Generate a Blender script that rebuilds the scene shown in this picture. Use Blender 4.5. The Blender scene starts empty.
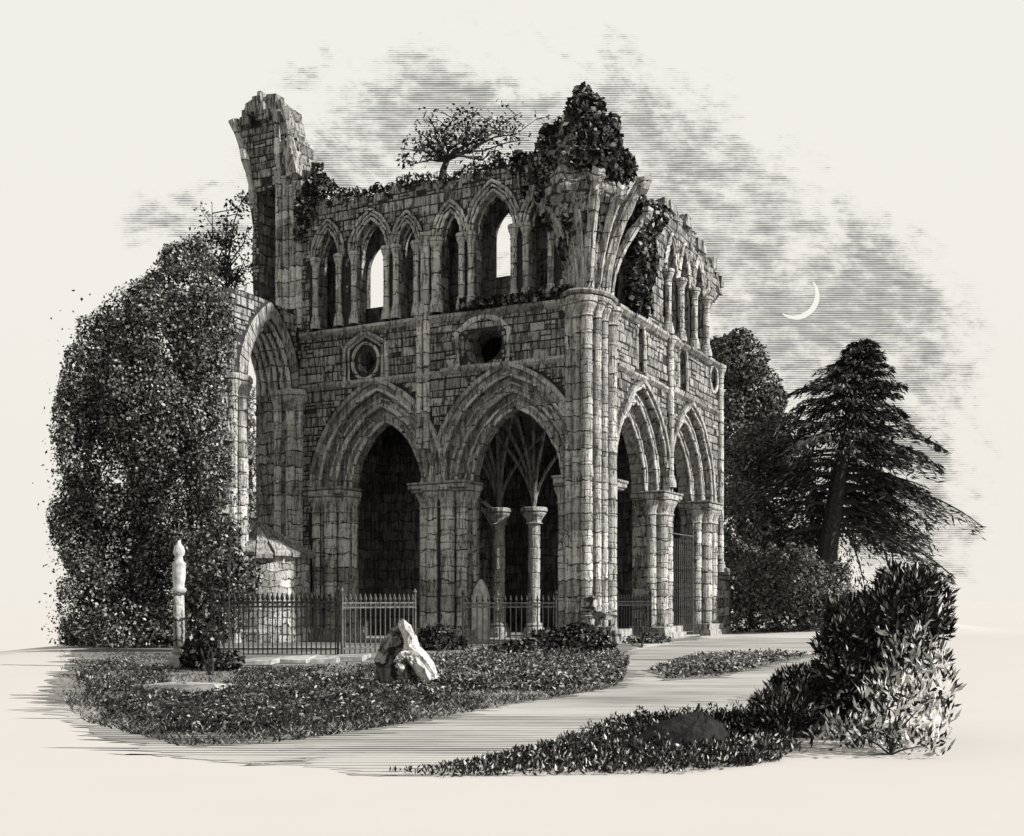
import bpy, bmesh, math, random
import numpy as np
from mathutils import Vector, Matrix
from mathutils.geometry import tessellate_polygon

rnd = random.Random(7)
nr = np.random.default_rng(11)
R = math.radians
S = bpy.context.scene
COL = S.collection

# ------------------------------------------------------------------ camera, sky, sun, exposure
F = 1160.0                       # focal length in pixels of the 1024 px wide picture
EYE = 1.6
HOR = 600.0                      # picture row of the horizon
cam_d = bpy.data.cameras.new('camera')
cam_d.sensor_fit = 'HORIZONTAL'; cam_d.sensor_width = 36.0
cam_d.lens = 36.0 * F / 1024.0
cam_d.shift_y = (HOR - 418.0) / 1024.0
cam_d.clip_start = 0.1; cam_d.clip_end = 6000
cam = bpy.data.objects.new('camera', cam_d); COL.objects.link(cam)
cam.location = (0, 0, EYE); cam.rotation_euler = (R(90), 0, 0)
S.camera = cam

S.view_settings.view_transform = 'Standard'; S.view_settings.look = 'None'
S.view_settings.exposure = 0.85; S.view_settings.gamma = 1.0
S.view_settings.use_curve_mapping = False

CREAM = (0.885, 0.872, 0.812)
INK = (0.010, 0.010, 0.009)
SUN_AZ = Vector((0.95, -0.28)).normalized()
SUN_EL = R(30)
sun_d = bpy.data.lights.new('sun', 'SUN'); sun_d.energy = 5.0; sun_d.angle = R(1.2); sun_d.color = (1, 0.98, 0.95)
sun = bpy.data.objects.new('sun', sun_d); COL.objects.link(sun)
to_sun = Vector((SUN_AZ.x * math.cos(SUN_EL), SUN_AZ.y * math.cos(SUN_EL), math.sin(SUN_EL)))
sun.rotation_euler = to_sun.to_track_quat('Z', 'Y').to_euler()
sun.location = to_sun * 80


class NT:
    """small wrapper to write node trees as expressions"""
    def __init__(s, tree): s.t = tree
    def n(s, kind, **kw):
        nd = s.t.nodes.new(kind)
        for k, v in kw.items(): setattr(nd, k, v)
        return nd
    def put(s, sock, v):
        if hasattr(v, 'is_output') or hasattr(v, 'links'): s.t.links.new(v, sock)
        elif v is not None: sock.default_value = v
    def m(s, op, a, b=None, c=None, clamp=False):
        nd = s.n('ShaderNodeMath', operation=op, use_clamp=clamp)
        for i, v in enumerate((a, b, c)):
            if v is not None: s.put(nd.inputs[i], v)
        return nd.outputs[0]
    def xyz(s, v):
        nd = s.n('ShaderNodeSeparateXYZ'); s.put(nd.inputs[0], v); return nd.outputs
    def vec(s, x, y, z=0.0):
        nd = s.n('ShaderNodeCombineXYZ')
        for i, v in enumerate((x, y, z)): s.put(nd.inputs[i], v)
        return nd.outputs[0]
    def noise(s, v, scale, detail=3, rough=0.55, dist=0.0):
        nd = s.n('ShaderNodeTexNoise'); s.put(nd.inputs['Vector'], v)
        nd.inputs['Scale'].default_value = scale; nd.inputs['Detail'].default_value = detail
        nd.inputs['Roughness'].default_value = rough; nd.inputs['Distortion'].default_value = dist
        return nd.outputs['Fac']
    def mix(s, f, a, b):
        nd = s.n('ShaderNodeMix', data_type='RGBA'); s.put(nd.inputs[0], f)
        for sock, v in ((nd.inputs[6], a), (nd.inputs[7], b)):
            if isinstance(v, tuple): v = (*v[:3], 1.0)
            s.put(sock, v)
        return nd.outputs[2]
    def step(s, v, a, b, lo=0.0, hi=1.0):
        nd = s.n('ShaderNodeMapRange', interpolation_type='SMOOTHSTEP'); s.put(nd.inputs[0], v)
        nd.inputs[1].default_value = a; nd.inputs[2].default_value = b
        nd.inputs[3].default_value = lo; nd.inputs[4].default_value = hi
        return nd.outputs[0]
    def ruled(s, coord, period, tone, wob=None, soft=0.22):
        """ink lines across coord: 0 = paper, 1 = ink, tone = share of ink"""
        c = s.m('DIVIDE', coord, period)
        if wob is not None: c = s.m('ADD', c, wob)
        tri = s.m('ABSOLUTE', s.m('SUBTRACT', s.m('MULTIPLY', s.m('FRACT', c), 2.0), 1.0))
        d = s.m('SUBTRACT', tone, tri)
        return s.step(d, -soft, soft)


# the sky: paper pale, with one bank of finely streaked cloud on the upper right
W = bpy.data.worlds.new('World'); S.world = W; W.use_nodes = True
t = NT(W.node_tree); W.node_tree.nodes.clear()
d = t.n('ShaderNodeTexCoord').outputs['Generated']
dx, dy, dz = t.xyz(d)
yy = t.m('MAXIMUM', dy, 0.08)
U = t.m('MULTIPLY', t.m('DIVIDE', dx, yy), 11.6)      # hundredths of a picture, to the right of straight ahead
V = t.m('MULTIPLY', t.m('DIVIDE', dz, yy), 11.6)      # up from the horizon
def blob(cx, cy, rx, ry, rot=0.0, amp=1.0):
    cx = (cx - 512) / 100; cy = (HOR - cy) / 100; rx /= 100; ry /= 100
    c, sn = math.cos(R(rot)), math.sin(R(rot))
    du = t.m('SUBTRACT', U, cx); dv = t.m('SUBTRACT', V, cy)
    a = t.m('ADD', t.m('MULTIPLY', du, c / rx), t.m('MULTIPLY', dv, sn / rx))
    b = t.m('ADD', t.m('MULTIPLY', du, -sn / ry), t.m('MULTIPLY', dv, c / ry))
    r2 = t.m('ADD', t.m('MULTIPLY', a, a), t.m('MULTIPLY', b, b))
    return t.m('MULTIPLY', t.m('EXPONENT', t.m('MULTIPLY', r2, -1.0)), amp)
mask = None
for b in ((410, 95, 110, 56, -12, .72), (560, 120, 150, 75, -15, .72), (680, 190, 110, 90, -30, .72), (900, 300, 70, 60, -30, .4),
          (770, 280, 130, 90, -35, .95), (840, 310, 100, 80, -35, .55), (870, 420, 90, 110, 0, .85), (900, 520, 80, 90, 0, .80),
          (215, 215, 80, 40, 10, .85), (335, 165, 75, 60, 0, .66), (640, 60, 60, 26, -20, .30), (500, 230, 220, 90, 0, .5)):
    g = blob(*b); mask = g if mask is None else t.m('ADD', mask, g)
mask = t.m('MINIMUM', mask, 1.0)
rot = R(-30)
a = t.m('ADD', t.m('MULTIPLY', U, math.cos(rot)), t.m('MULTIPLY', V, math.sin(rot)))
b = t.m('ADD', t.m('MULTIPLY', U, -math.sin(rot)), t.m('MULTIPLY', V, math.cos(rot)))
streak = t.noise(t.vec(t.m('MULTIPLY', a, 0.62), t.m('MULTIPLY', b, 1.25), 3.7), 1.35, 6, .60, .9)
fine = t.noise(t.vec(U, t.m('MULTIPLY', V, 1.5), 1.3), 5.0, 5, .65)
tone = t.m('ADD', t.m('MULTIPLY', mask, 0.95), t.m('MULTIPLY', t.m('SUBTRACT', streak, 0.56), 2.3))
tone = t.m('ADD', tone, t.m('MULTIPLY', t.m('SUBTRACT', fine, 0.5), 1.7))
tone = t.m('MULTIPLY', t.step(tone, 0.05, 1.15), 0.64)
tone = t.m('MULTIPLY', tone, t.step(mask, 0.06, 0.34))
wob = t.m('MULTIPLY', t.noise(t.vec(U, V, 9.0), 1.3, 2), 0.8)
dash = t.noise(t.vec(t.m('MULTIPLY', U, 3.5), t.m('MULTIPLY', V, 26.0), 2.2), 1.0, 3, .6)
tone = t.m('ADD', tone, t.m('MULTIPLY', t.m('MULTIPLY', t.m('SUBTRACT', dash, 0.5), .7), t.step(tone, .02, .3)))
ln = t.ruled(V, 0.0180, t.m('SUBTRACT', t.m('MULTIPLY', tone, 1.25), 0.16), wob, .30)
ln = t.m('MULTIPLY', ln, t.step(dy, 0.05, 0.2))
fibre = t.noise(t.vec(U, V, 5.0), 30, 2)
low = t.step(V, -2.4, 5.5)
base = t.mix(low, (0.880, 0.835, 0.765), CREAM)
base = t.mix(t.m('MULTIPLY', fibre, 0.05), base, (0.75, 0.73, 0.68))
skyc = t.mix(ln, base, (0.20, 0.20, 0.195))
bg = t.n('ShaderNodeBackground'); t.put(bg.inputs[0], skyc); bg.inputs[1].default_value = 0.557
out = t.n('ShaderNodeOutputWorld'); W.node_tree.links.new(bg.outputs[0], out.inputs[0])


# ------------------------------------------------------------------ materials
def material(name, rough=0.9):
    m = bpy.data.materials.new(name); m.use_nodes = True
    tr = m.node_tree; tr.nodes.clear(); k = NT(tr)
    b = k.n('ShaderNodeBsdfPrincipled'); b.inputs['Roughness'].default_value = rough
    b.inputs['Specular IOR Level'].default_value = 0.15
    o = k.n('ShaderNodeOutputMaterial'); tr.links.new(b.outputs[0], o.inputs[0])
    return m, k, b

def bump(k, b, h, dist, strength=1.0):
    nd = k.n('ShaderNodeBump'); nd.inputs['Strength'].default_value = strength
    nd.inputs['Distance'].default_value = dist; k.put(nd.inputs['Height'], h)
    k.t.links.new(nd.outputs[0], b.inputs['Normal'])

def stone(name, tone=0.30, bw=0.85, bh=0.42, mortar=0.024, hatch=0.36, period=0.105, stain=0.5, brick=True, stroke=.62, island=False):
    """coursed stone with dark joints, fine tooling lines and weather stains"""
    m, k, b = material(name)
    p = k.n('ShaderNodeTexCoord').outputs['Object']
    x, y, z = k.xyz(p)
    u = k.m('ADD', x, y)
    n1 = k.noise(p, 1.1, 4); n2 = k.noise(p, 5.0, 4, .65); n3 = k.noise(p, 16.0, 3, .7)
    wu = k.m('ADD', u, k.m('MULTIPLY', k.m('SUBTRACT', n2, .5), .42))
    wz = k.m('ADD', z, k.m('MULTIPLY', k.m('SUBTRACT', k.noise(p, 2.2, 4), .5), .46))
    if brick:
        br = k.n('ShaderNodeTexBrick'); k.put(br.inputs['Vector'], k.vec(wu, wz, 0.0))
        br.offset = 0.43; br.squash = 0.7; br.squash_frequency = 3
        for q, c in (('Color1', (0, 0, 0, 1)), ('Color2', (1, 1, 1, 1)), ('Mortar', (.5, .5, .5, 1))): br.inputs[q].default_value = c
        br.inputs['Scale'].default_value = 1.0; br.inputs['Mortar Size'].default_value = mortar
        br.inputs['Mortar Smooth'].default_value = 0.25; br.inputs['Bias'].default_value = 0.0
        br.inputs['Brick Width'].default_value = bw; br.inputs['Row Height'].default_value = bh
        joint = k.m('MULTIPLY', br.outputs['Fac'], k.m('MULTIPLY', k.step(n3, .32, .50), k.step(k.noise(p, 3.1, 3, .6), .36, .52)))
        per = k.xyz(br.outputs['Color'])[0]
    else:
        joint = 0.0; per = k.n('ShaderNodeNewGeometry').outputs['Random Per Island'] if island else n1
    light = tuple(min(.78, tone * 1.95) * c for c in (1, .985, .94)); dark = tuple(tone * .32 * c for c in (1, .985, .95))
    c = k.mix(k.m('ADD', k.m('MULTIPLY', per, .55), k.m('MULTIPLY', n1, .45), clamp=True), dark, light)
    st = k.step(k.m('ADD', k.m('MULTIPLY', n1, .6), k.m('MULTIPLY', n2, .4)), .50, .66)
    c = k.mix(k.m('MULTIPLY', st, stain), c, tuple(tone * .22 for _ in range(3)))
    pit = k.step(n3, .57, .66)
    sn = k.noise(k.vec(u, k.m('MULTIPLY', z, .10), k.m('MULTIPLY', k.m('SUBTRACT', x, y), .25)), 11.0, 3, .6)
    lines = k.step(k.m('ADD', sn, k.m('MULTIPLY', k.m('SUBTRACT', n2, .5), .35)), .58 - hatch * .22, .66 - hatch * .22)
    chip = k.step(k.noise(k.vec(u, k.m('MULTIPLY', z, 2.6), k.m('SUBTRACT', x, y)), 2.6, 5, .7, .6), .60, .66)
    lines = k.m('MAXIMUM', lines, k.m('MULTIPLY', chip, .8))
    c = k.mix(k.m('MULTIPLY', lines, stroke), c, INK)
    c = k.mix(k.m('MULTIPLY', pit, .75), c, INK)
    if brick: c = k.mix(k.m('MULTIPLY', joint, .95), c, INK)
    k.put(b.inputs['Base Color'], c)
    h = k.m('ADD', k.m('MULTIPLY', n2, .7), k.m('MULTIPLY', n3, .4))
    if brick: h = k.m('SUBTRACT', h, k.m('MULTIPLY', joint, .9))
    bump(k, b, h, .09)
    return m

def leafmat(name, ramp, rough=.7):
    """every leaf takes one tone of the ramp"""
    m, k, b = material(name, rough)
    rp = k.n('ShaderNodeNewGeometry').outputs['Random Per Island']
    cr = k.n('ShaderNodeValToRGB'); k.put(cr.inputs[0], rp)
    cr.color_ramp.interpolation = 'CONSTANT'
    e = cr.color_ramp.elements
    for i, (pos, v) in enumerate(ramp):
        q = e[i] if i < 2 else e.new(pos)
        q.position = pos; q.color = (v, v * .99, v * .94, 1)
    k.put(b.inputs['Base Color'], cr.outputs[0])
    return m

def plain(name, v, rough=.8, var=.5, scale=6.0, metal=0.0):
    m, k, b = material(name, rough)
    p = k.n('ShaderNodeTexCoord').outputs['Object']
    n = k.noise(p, scale, 4, .65)
    k.put(b.inputs['Base Color'], k.mix(k.step(n, .35, .65), tuple(v * (1 - var) for _ in range(3)), tuple(v * (1 + var) * c for c in (1, .99, .95))))
    b.inputs['Metallic'].default_value = metal
    bump(k, b, n, .03)
    return m

M = {}
M['wall'] = stone('coursed_stone', .185, hatch=.42, mortar=.030)
M['pier'] = stone('small_coursed_stone', .33, bw=.6, bh=.30, mortar=.022, hatch=.2, stain=.25)
M['ashlar'] = stone('voussoir_stone', .215, brick=False, hatch=.36, island=True)
M['block'] = stone('coursed_block_stone', .20, brick=False, hatch=.44, island=True, stroke=.78)
M['mortar'] = plain('dark_joint_mortar', .02, var=.4)
M['shaft'] = stone('shaft_stone', .30, bw=3.1, bh=.58, mortar=.024, hatch=.26, stain=.35, stroke=.66)
M['rubble'] = stone('rubble_core', .19, bw=.5, bh=.33, mortar=.05, hatch=.30)
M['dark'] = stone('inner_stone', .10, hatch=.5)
M['pale'] = plain('pale_weathered_stone', .33, var=.28, scale=4)
M['crag'] = stone('pale_broken_stone', .46, brick=False, hatch=.05, stain=.35, stroke=.4)
M['slab'] = plain('paving_stone', .24, var=.35, scale=3)
M['iron'] = plain('black_iron', .018, .5, metal=.2)
M['ironpale'] = plain('worn_grey_iron', .075, .5)
M['bark'] = plain('bark', .022, var=.6, scale=9)
M['leaf'] = leafmat('leaf_mixed', ((0, .012), (.36, .035), (.58, .09), (.78, .18), (.93, .32)))
M['leafd'] = leafmat('leaf_dark', ((0, .008), (.55, .022), (.78, .08), (.93, .28)))
M['leafm'] = leafmat('leaf_far', ((0, .035), (.40, .07), (.70, .12), (.93, .19)))
M['ivy'] = leafmat('ivy_leaf', ((0, .008), (.52, .02), (.76, .07), (.90, .22)))
M['needle'] = leafmat('cedar_needles', ((0, .010), (.50, .03), (.78, .08), (.93, .16)))
M['fore'] = leafmat('pointed_leaf', ((0, .007), (.56, .014), (.76, .06), (.88, .32), (.95, .55)))
M['forep'] = leafmat('pale_pointed_leaf', ((0, .012), (.36, .34), (.60, .48), (.9, .05)))
M['blade'] = leafmat('grass_blade', ((0, .012), (.5, .03), (.70, .09), (.88, .26)))

def ground_mat():
    m, k, b = material('pale_ground', .95)
    p = k.n('ShaderNodeTexCoord').outputs['Object']
    n = k.noise(p, .8, 4)
    k.put(b.inputs['Base Color'], k.mix(n, (.368, .352, .335), (.384, .368, .350)))
    return m
M['ground'] = ground_mat()

def ruled_ground(name, lo, hi, tone, per, scale=.5, stretch=5.0):
    """earth with wheel and foot tracks running across it"""
    m, k, b = material(name, .95)
    p = k.n('ShaderNodeTexCoord').outputs['Object']
    x, y, z = k.xyz(p)
    n1 = k.noise(k.vec(k.m('DIVIDE', x, stretch), y, 0), scale, 4)
    n2 = k.noise(k.vec(k.m('DIVIDE', x, stretch), y, 4), scale * 4, 4, .65)
    tn = k.m('ADD', tone, k.m('ADD', k.m('MULTIPLY', k.m('SUBTRACT', n1, .5), 2.2), k.m('MULTIPLY', k.m('SUBTRACT', n2, .5), 1.6)))
    ln = k.ruled(y, per, tn, k.m('MULTIPLY', n1, 1.5), .35)
    c = k.mix(n2, lo, hi)
    k.put(b.inputs['Base Color'], k.mix(k.m('MULTIPLY', ln, .85), c, (.035, .035, .032)))
    bump(k, b, n2, .05)
    return m
M['path'] = ruled_ground('trodden_path', (.28, .27, .255), (.40, .385, .365), .34, .19)
M['lawn'] = ruled_ground('rough_lawn', (.12, .118, .11), (.28, .275, .255), .46, .22)


# ------------------------------------------------------------------ helpers
def g_at(px, py, z=0.0):
    Y = F * (EYE - z) / (py - HOR); return Vector(((px - 512) / F * Y, Y, z))
def at(px, py, Y):
    return Vector(((px - 512) / F * Y, Y, EYE + (HOR - py) * Y / F))

def link(name, me, mat, parent=None, smooth=False):
    o = bpy.data.objects.new(name, me); COL.objects.link(o)
    if mat is not None and not me.materials: me.materials.append(mat)
    if parent is not None: o.parent = parent
    if smooth: me.polygons.foreach_set('use_smooth', [True] * len(me.polygons))
    return o
def obj(name, bm, mat, parent=None, smooth=False):
    me = bpy.data.meshes.new(name); bmesh.ops.recalc_face_normals(bm, faces=bm.faces[:]); bm.to_mesh(me); bm.free()
    return link(name, me, mat, parent, smooth)
def tag(o, label, cat, group=None, kind=None):
    o['label'] = label; o['category'] = cat
    if group: o['group'] = group
    if kind: o['kind'] = kind
    return o
def thing(name, label, cat, loc=(0, 0, 0), rz=0.0, group=None):
    o = bpy.data.objects.new(name, None); COL.objects.link(o); o.location = loc; o.rotation_euler = (0, 0, rz)
    o.empty_display_size = .3
    return tag(o, label, cat, group)

def quads(name, verts, mat, parent=None, n=4):
    """verts: (N, n, 3) array, one face of n corners each"""
    verts = np.asarray(verts, dtype=np.float32); N = verts.shape[0]
    me = bpy.data.meshes.new(name)
    me.vertices.add(N * n); me.vertices.foreach_set('co', verts.reshape(-1))
    me.loops.add(N * n); me.loops.foreach_set('vertex_index', np.arange(N * n, dtype=np.int32))
    me.polygons.add(N); me.polygons.foreach_set('loop_start', np.arange(0, N * n, n, dtype=np.int32))
    me.polygons.foreach_set('loop_total', np.full(N, n, dtype=np.int32))
    me.update(calc_edges=True); me.validate()
    return link(name, me, mat, parent)

def unit(a): return a / np.maximum(np.linalg.norm(a, axis=1, keepdims=True), 1e-6)

def leaves(name, pts, out, size, mat, parent=None, aspect=.55, spread=.9, droop=0.0, var=.45):
    """pointed leaf faces at pts; out = rough facing of each"""
    N = len(pts); pts = np.asarray(pts); out = unit(np.asarray(out))
    nrm = unit(out + nr.normal(0, spread, (N, 3)))
    d = unit(np.cross(nrm, nr.normal(0, 1, (N, 3)))); d[:, 2] -= droop; d = unit(d)
    side = unit(np.cross(nrm, d))
    L = (size * (1 + var * nr.uniform(-1, 1, N)))[:, None]; Wd = L * aspect * .5
    mid = pts + nrm * L * .12
    v = np.stack([pts - d * L * .5, mid + side * Wd, pts + d * L * .5, mid - side * Wd], axis=1)
    return quads(name, v, mat, parent)

def clump_points(clumps, n, surf=.6):
    """points in a union of ellipsoids (cx,cy,cz,rx,ry,rz), most of them near the skin"""
    cl = np.array(clumps, float)
    w = (cl[:, 3] * cl[:, 4] + cl[:, 4] * cl[:, 5] + cl[:, 3] * cl[:, 5]); w /= w.sum()
    idx = nr.choice(len(cl), n, p=w); c = cl[idx]
    dirs = unit(nr.normal(0, 1, (n, 3)))
    rad = np.where(nr.random(n) < surf, nr.uniform(.82, 1.06, n), nr.random(n) ** (1 / 3.0))
    return c[:, :3] + dirs * c[:, 3:6] * rad[:, None], dirs

def tube(bm, pts, rad, seg=7, cap=True):
    pts = [Vector(p) for p in pts]
    if not isinstance(rad, (list, tuple)): rad = [rad] * len(pts)
    rings = []; up = Vector((0, 0, 1))
    for i, p in enumerate(pts):
        tg = (pts[min(i + 1, len(pts) - 1)] - pts[max(i - 1, 0)]).normalized()
        a = tg.cross(up)
        if a.length < .05: a = tg.cross(Vector((1, 0, 0)))
        a.normalize(); b = tg.cross(a)
        rings.append([bm.verts.new(p + (a * math.cos(q) + b * math.sin(q)) * rad[i]) for q in (2 * math.pi * j / seg for j in range(seg))])
    for r0, r1 in zip(rings, rings[1:]):
        for j in range(seg): bm.faces.new((r0[j], r0[(j + 1) % seg], r1[(j + 1) % seg], r1[j]))
    if cap: bm.faces.new(rings[0]); bm.faces.new(rings[-1])

def lathe(bm, cx, cy, prof, seg=14, sx=1.0, sy=1.0):
    rings = [[bm.verts.new((cx + r * sx * math.cos(q), cy + r * sy * math.sin(q), z)) for q in (2 * math.pi * j / seg for j in range(seg))] for r, z in prof]
    for r0, r1 in zip(rings, rings[1:]):
        for j in range(seg): bm.faces.new((r0[j], r0[(j + 1) % seg], r1[(j + 1) % seg], r1[j]))
    bm.faces.new(rings[0]); bm.faces.new(rings[-1])

def box(bm, x0, x1, y0, y1, z0, z1, jit=0.0):
    v = [bm.verts.new((x + rnd.uniform(-jit, jit), y + rnd.uniform(-jit, jit), z + rnd.uniform(-jit, jit))) for x in (x0, x1) for y in (y0, y1) for z in (z0, z1)]
    for f in ((0, 1, 3, 2), (4, 6, 7, 5), (0, 4, 5, 1), (2, 3, 7, 6), (0, 2, 6, 4), (1, 5, 7, 3)): bm.faces.new([v[i] for i in f])

def slab_poly(bm, outline, holes, w0, w1, mp):
    """a wall: outline and holes in (u, v), between depths w0 (face) and w1 (back); mp(u, v, w) gives the point"""
    loops = [outline] + list(holes)
    flat = [q for l in loops for q in l]
    tris = tessellate_polygon([[Vector((u, v, 0)) for u, v in l] for l in loops])
    f = [bm.verts.new(mp(u, v, w0)) for u, v in flat]; b = [bm.verts.new(mp(u, v, w1)) for u, v in flat]
    for tr in tris:
        try: bm.faces.new([f[i] for i in tr]); bm.faces.new([b[i] for i in reversed(tr)])
        except ValueError: pass
    o = 0
    for l in loops:
        n = len(l)
        for i in range(n):
            j = (i + 1) % n; bm.faces.new((f[o + i], f[o + j], b[o + j], b[o + i]))
        o += n

def noise2(x, seed=0.0):
    return math.sin(x * 1.7 + seed) * .5 + math.sin(x * 4.3 + seed * 2.1) * .3 + math.sin(x * 9.1 + seed * .7) * .2

def rough_mass(bm, rings, seg=18, amp=.12, cap=True):
    """rings: (cx, cy, z, rx, ry); a broken rubble mass"""
    rr = []
    for (cx, cy, z, rx, ry) in rings:
        ring = []
        for j in range(seg):
            q = 2 * math.pi * j / seg; k = 1 + rnd.uniform(-amp, amp)
            ring.append(bm.verts.new((cx + rx * k * math.cos(q), cy + ry * k * math.sin(q), z + rnd.uniform(-amp, amp) * .6)))
        rr.append(ring)
    for r0, r1 in zip(rr, rr[1:]):
        for j in range(seg): bm.faces.new((r0[j], r0[(j + 1) % seg], r1[(j + 1) % seg], r1[j]))
    bm.faces.new(rr[0]); bm.faces.new(rr[-1])

def arch_c(a, h):
    Rr = (a * a + h * h) / (2 * a); return Rr, a - Rr          # radius, centre of the right arc
def arch_pts(cx, zs, a, h, d=0.0, n=9):
    """right foot, over the point, to the left foot; d = offset outward"""
    Rr, c = arch_c(a, h); Ro = Rr + d
    top = math.acos(max(-1, min(1, -c / Ro)))
    rgt = [(cx + c + Ro * math.cos(top * i / n), zs + Ro * math.sin(top * i / n)) for i in range(n + 1)]
    return rgt + [(2 * cx - x, z) for x, z in reversed(rgt[:-1])]
def arch_hole(cx, z0, zs, a, h, d=0.0, n=9):
    p = arch_pts(cx, zs, a, h, d, n); return [(cx + a + d, z0)] + p + [(cx - a - d, z0)]
def voussoirs(bm, cx, zs, a, h, d0, d1, w0, w1, mp, n=9, gap=.03, jit=.025, miss=()):
    """wedge stones between offsets d0 and d1 of a pointed arch"""
    Rr, c = arch_c(a, h)
    tm = math.acos(-c / (Rr + (d0 + d1) * .5))
    for side in (1, -1):
        for i in range(n):
            if (side, i) in miss: continue
            jj = rnd.uniform(-jit, jit); pts = []
            for (dd, end) in ((d0, 0), (d1, 0), (d1, 1), (d0, 1)):
                top = math.acos(-c / (Rr + dd)); q = top * (i + end) / n
                g = gap * .5 / (Rr + dd); q += g if end == 0 else -g
                rr = Rr + dd + rnd.uniform(-jit, jit) * .4
                x = c + rr * math.cos(q); x = max(x, 0.004)
                pts.append((cx + side * x, zs + rr * math.sin(q)))
            slab_poly(bm, pts, [], w0 + jj, w1, mp)
def roll(bm, cx, zs, a, h, d, w, r, mp, n=10, seg=6):
    P = arch_pts(cx, zs, a, h, d, n + 5); tube(bm, [mp(u + rnd.gauss(0, .012), v + rnd.gauss(0, .012), w + rnd.uniform(-.02, .03)) for u, v in P], [r * rnd.uniform(.68, 1.15) for _ in P], seg)

def drum_profile(r, z0, z1, step=.56):
    p = [(r, z0)]; z = z0 + step * rnd.uniform(.6, 1)
    while z < z1 - .2:
        k = rnd.uniform(.95, 1.05)
        p += [(r * k, z - .035), (r * .84, z), (r * rnd.uniform(.96, 1.05), z + .035)]; z += step * rnd.uniform(.8, 1.15)
    return p + [(r, z1)]
CAPITAL = ((1.0, 0), (1.28, .02), (1.05, .08), (1.02, .16), (1.25, .34), (1.62, .50), (1.70, .58), (1.45, .62), (1.85, .66), (1.85, .82), (1.70, .86))
BASE = ((1.75, 0), (1.75, .22), (1.6, .26), (1.55, .40), (1.25, .46), (1.4, .54), (1.1, .62))
def shaft(parent, x, y, z0, z1, r, cap=True, base=True, capk=1.0, mat='shaft'):
    bm = bmesh.new(); lathe(bm, x, y, drum_profile(r, z0, z1), 14)
    o = obj('shaft', bm, M[mat], parent)
    if cap:
        bm = bmesh.new(); lathe(bm, x, y, [(r * k, z1 + h * capk) for k, h in CAPITAL], 14); obj('capital', bm, M['ashlar'], o)
    if base:
        bm = bmesh.new(); lathe(bm, x, y, [(r * k, z0 + h * .8) for k, h in BASE], 14); obj('base', bm, M['ashlar'], o)
    return o


def in_poly(u, v, P):
    ins = False; j = len(P) - 1
    for i in range(len(P)):
        if (P[i][1] > v) != (P[j][1] > v) and u < (P[j][0] - P[i][0]) * (v - P[i][1]) / (P[j][1] - P[i][1]) + P[i][0]: ins = not ins
        j = i
    return ins
def masonry(bm, outline, holes, w, mp, row=.35, wmin=.30, wmax=.85, proud=.075):
    """courses of single blocks standing a little proud of the wall face; blocks are cut back at openings"""
    u_lo, u_hi = min(p[0] for p in outline), max(p[0] for p in outline); v_lo, v_hi = min(p[1] for p in outline), max(p[1] for p in outline)
    def ok(u0, u1, v0, v1):
        for u, v in ((u0, v0), (u1, v0), (u0, v1), (u1, v1), ((u0 + u1) / 2, v0), ((u0 + u1) / 2, v1), (u0, (v0 + v1) / 2), (u1, (v0 + v1) / 2), ((u0 + u1) / 2, (v0 + v1) / 2)):
            if not in_poly(u, v, outline) or any(in_poly(u, v, h) for h in holes): return False
        return True
    def emit(u0, u1, v0, v1, depth):
        if u1 - u0 < .10 or v1 - v0 < .08: return
        if not ok(u0 + .01, u1 - .01, v0 + .01, v1 - .01):
            if depth == 0: return
            um, vm = (u0 + u1) / 2, (v0 + v1) / 2
            if u1 - u0 > (v1 - v0) * 1.2:
                emit(u0, um, v0, v1, depth - 1); emit(um, u1, v0, v1, depth - 1)
            else:
                emit(u0, u1, v0, vm, depth - 1); emit(u0, u1, vm, v1, depth - 1)
            return
        if rnd.random() < .025: return                      # a stone fallen out
        g = rnd.uniform(.014, .032); pr = rnd.uniform(.015, proud) + (.05 if rnd.random() < .05 else 0); ch = rnd.uniform(.012, .04); J = lambda q: q + rnd.uniform(-.016, .016)
        qd = ((u0 + g, v0 + g, 1, 1), (u1 - g, v0 + g, -1, 1), (u1 - g, v1 - g, -1, -1), (u0 + g, v1 - g, 1, -1))
        bk = [bm.verts.new(mp(u, v, w + .02)) for u, v, a_, b_ in qd]
        md = [bm.verts.new(mp(J(u), J(v), w - pr * .55)) for u, v, a_, b_ in qd]
        ft = [bm.verts.new(mp(J(u + a_ * ch), J(v + b_ * ch), w - pr + rnd.uniform(-.008, .008))) for u, v, a_, b_ in qd]
        bm.faces.new(ft)
        for r0, r1 in ((bk, md), (md, ft)):
            for i in range(4): bm.faces.new((r0[i], r0[(i + 1) % 4], r1[(i + 1) % 4], r1[i]))
    v = v_lo + .02
    while v < v_hi:
        h = row * rnd.uniform(.72, 1.22); u = u_lo - rnd.uniform(0, .6)
        while u < u_hi:
            L = rnd.uniform(wmin, wmax)
            if rnd.random() < .12: emit(u, u + L, v, v + h * .5, 3); emit(u, u + L, v + h * .5, v + h, 3)
            else: emit(u, u + L, v + rnd.uniform(-.012, .012), v + h, 3)
            u += L
        v += h
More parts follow.
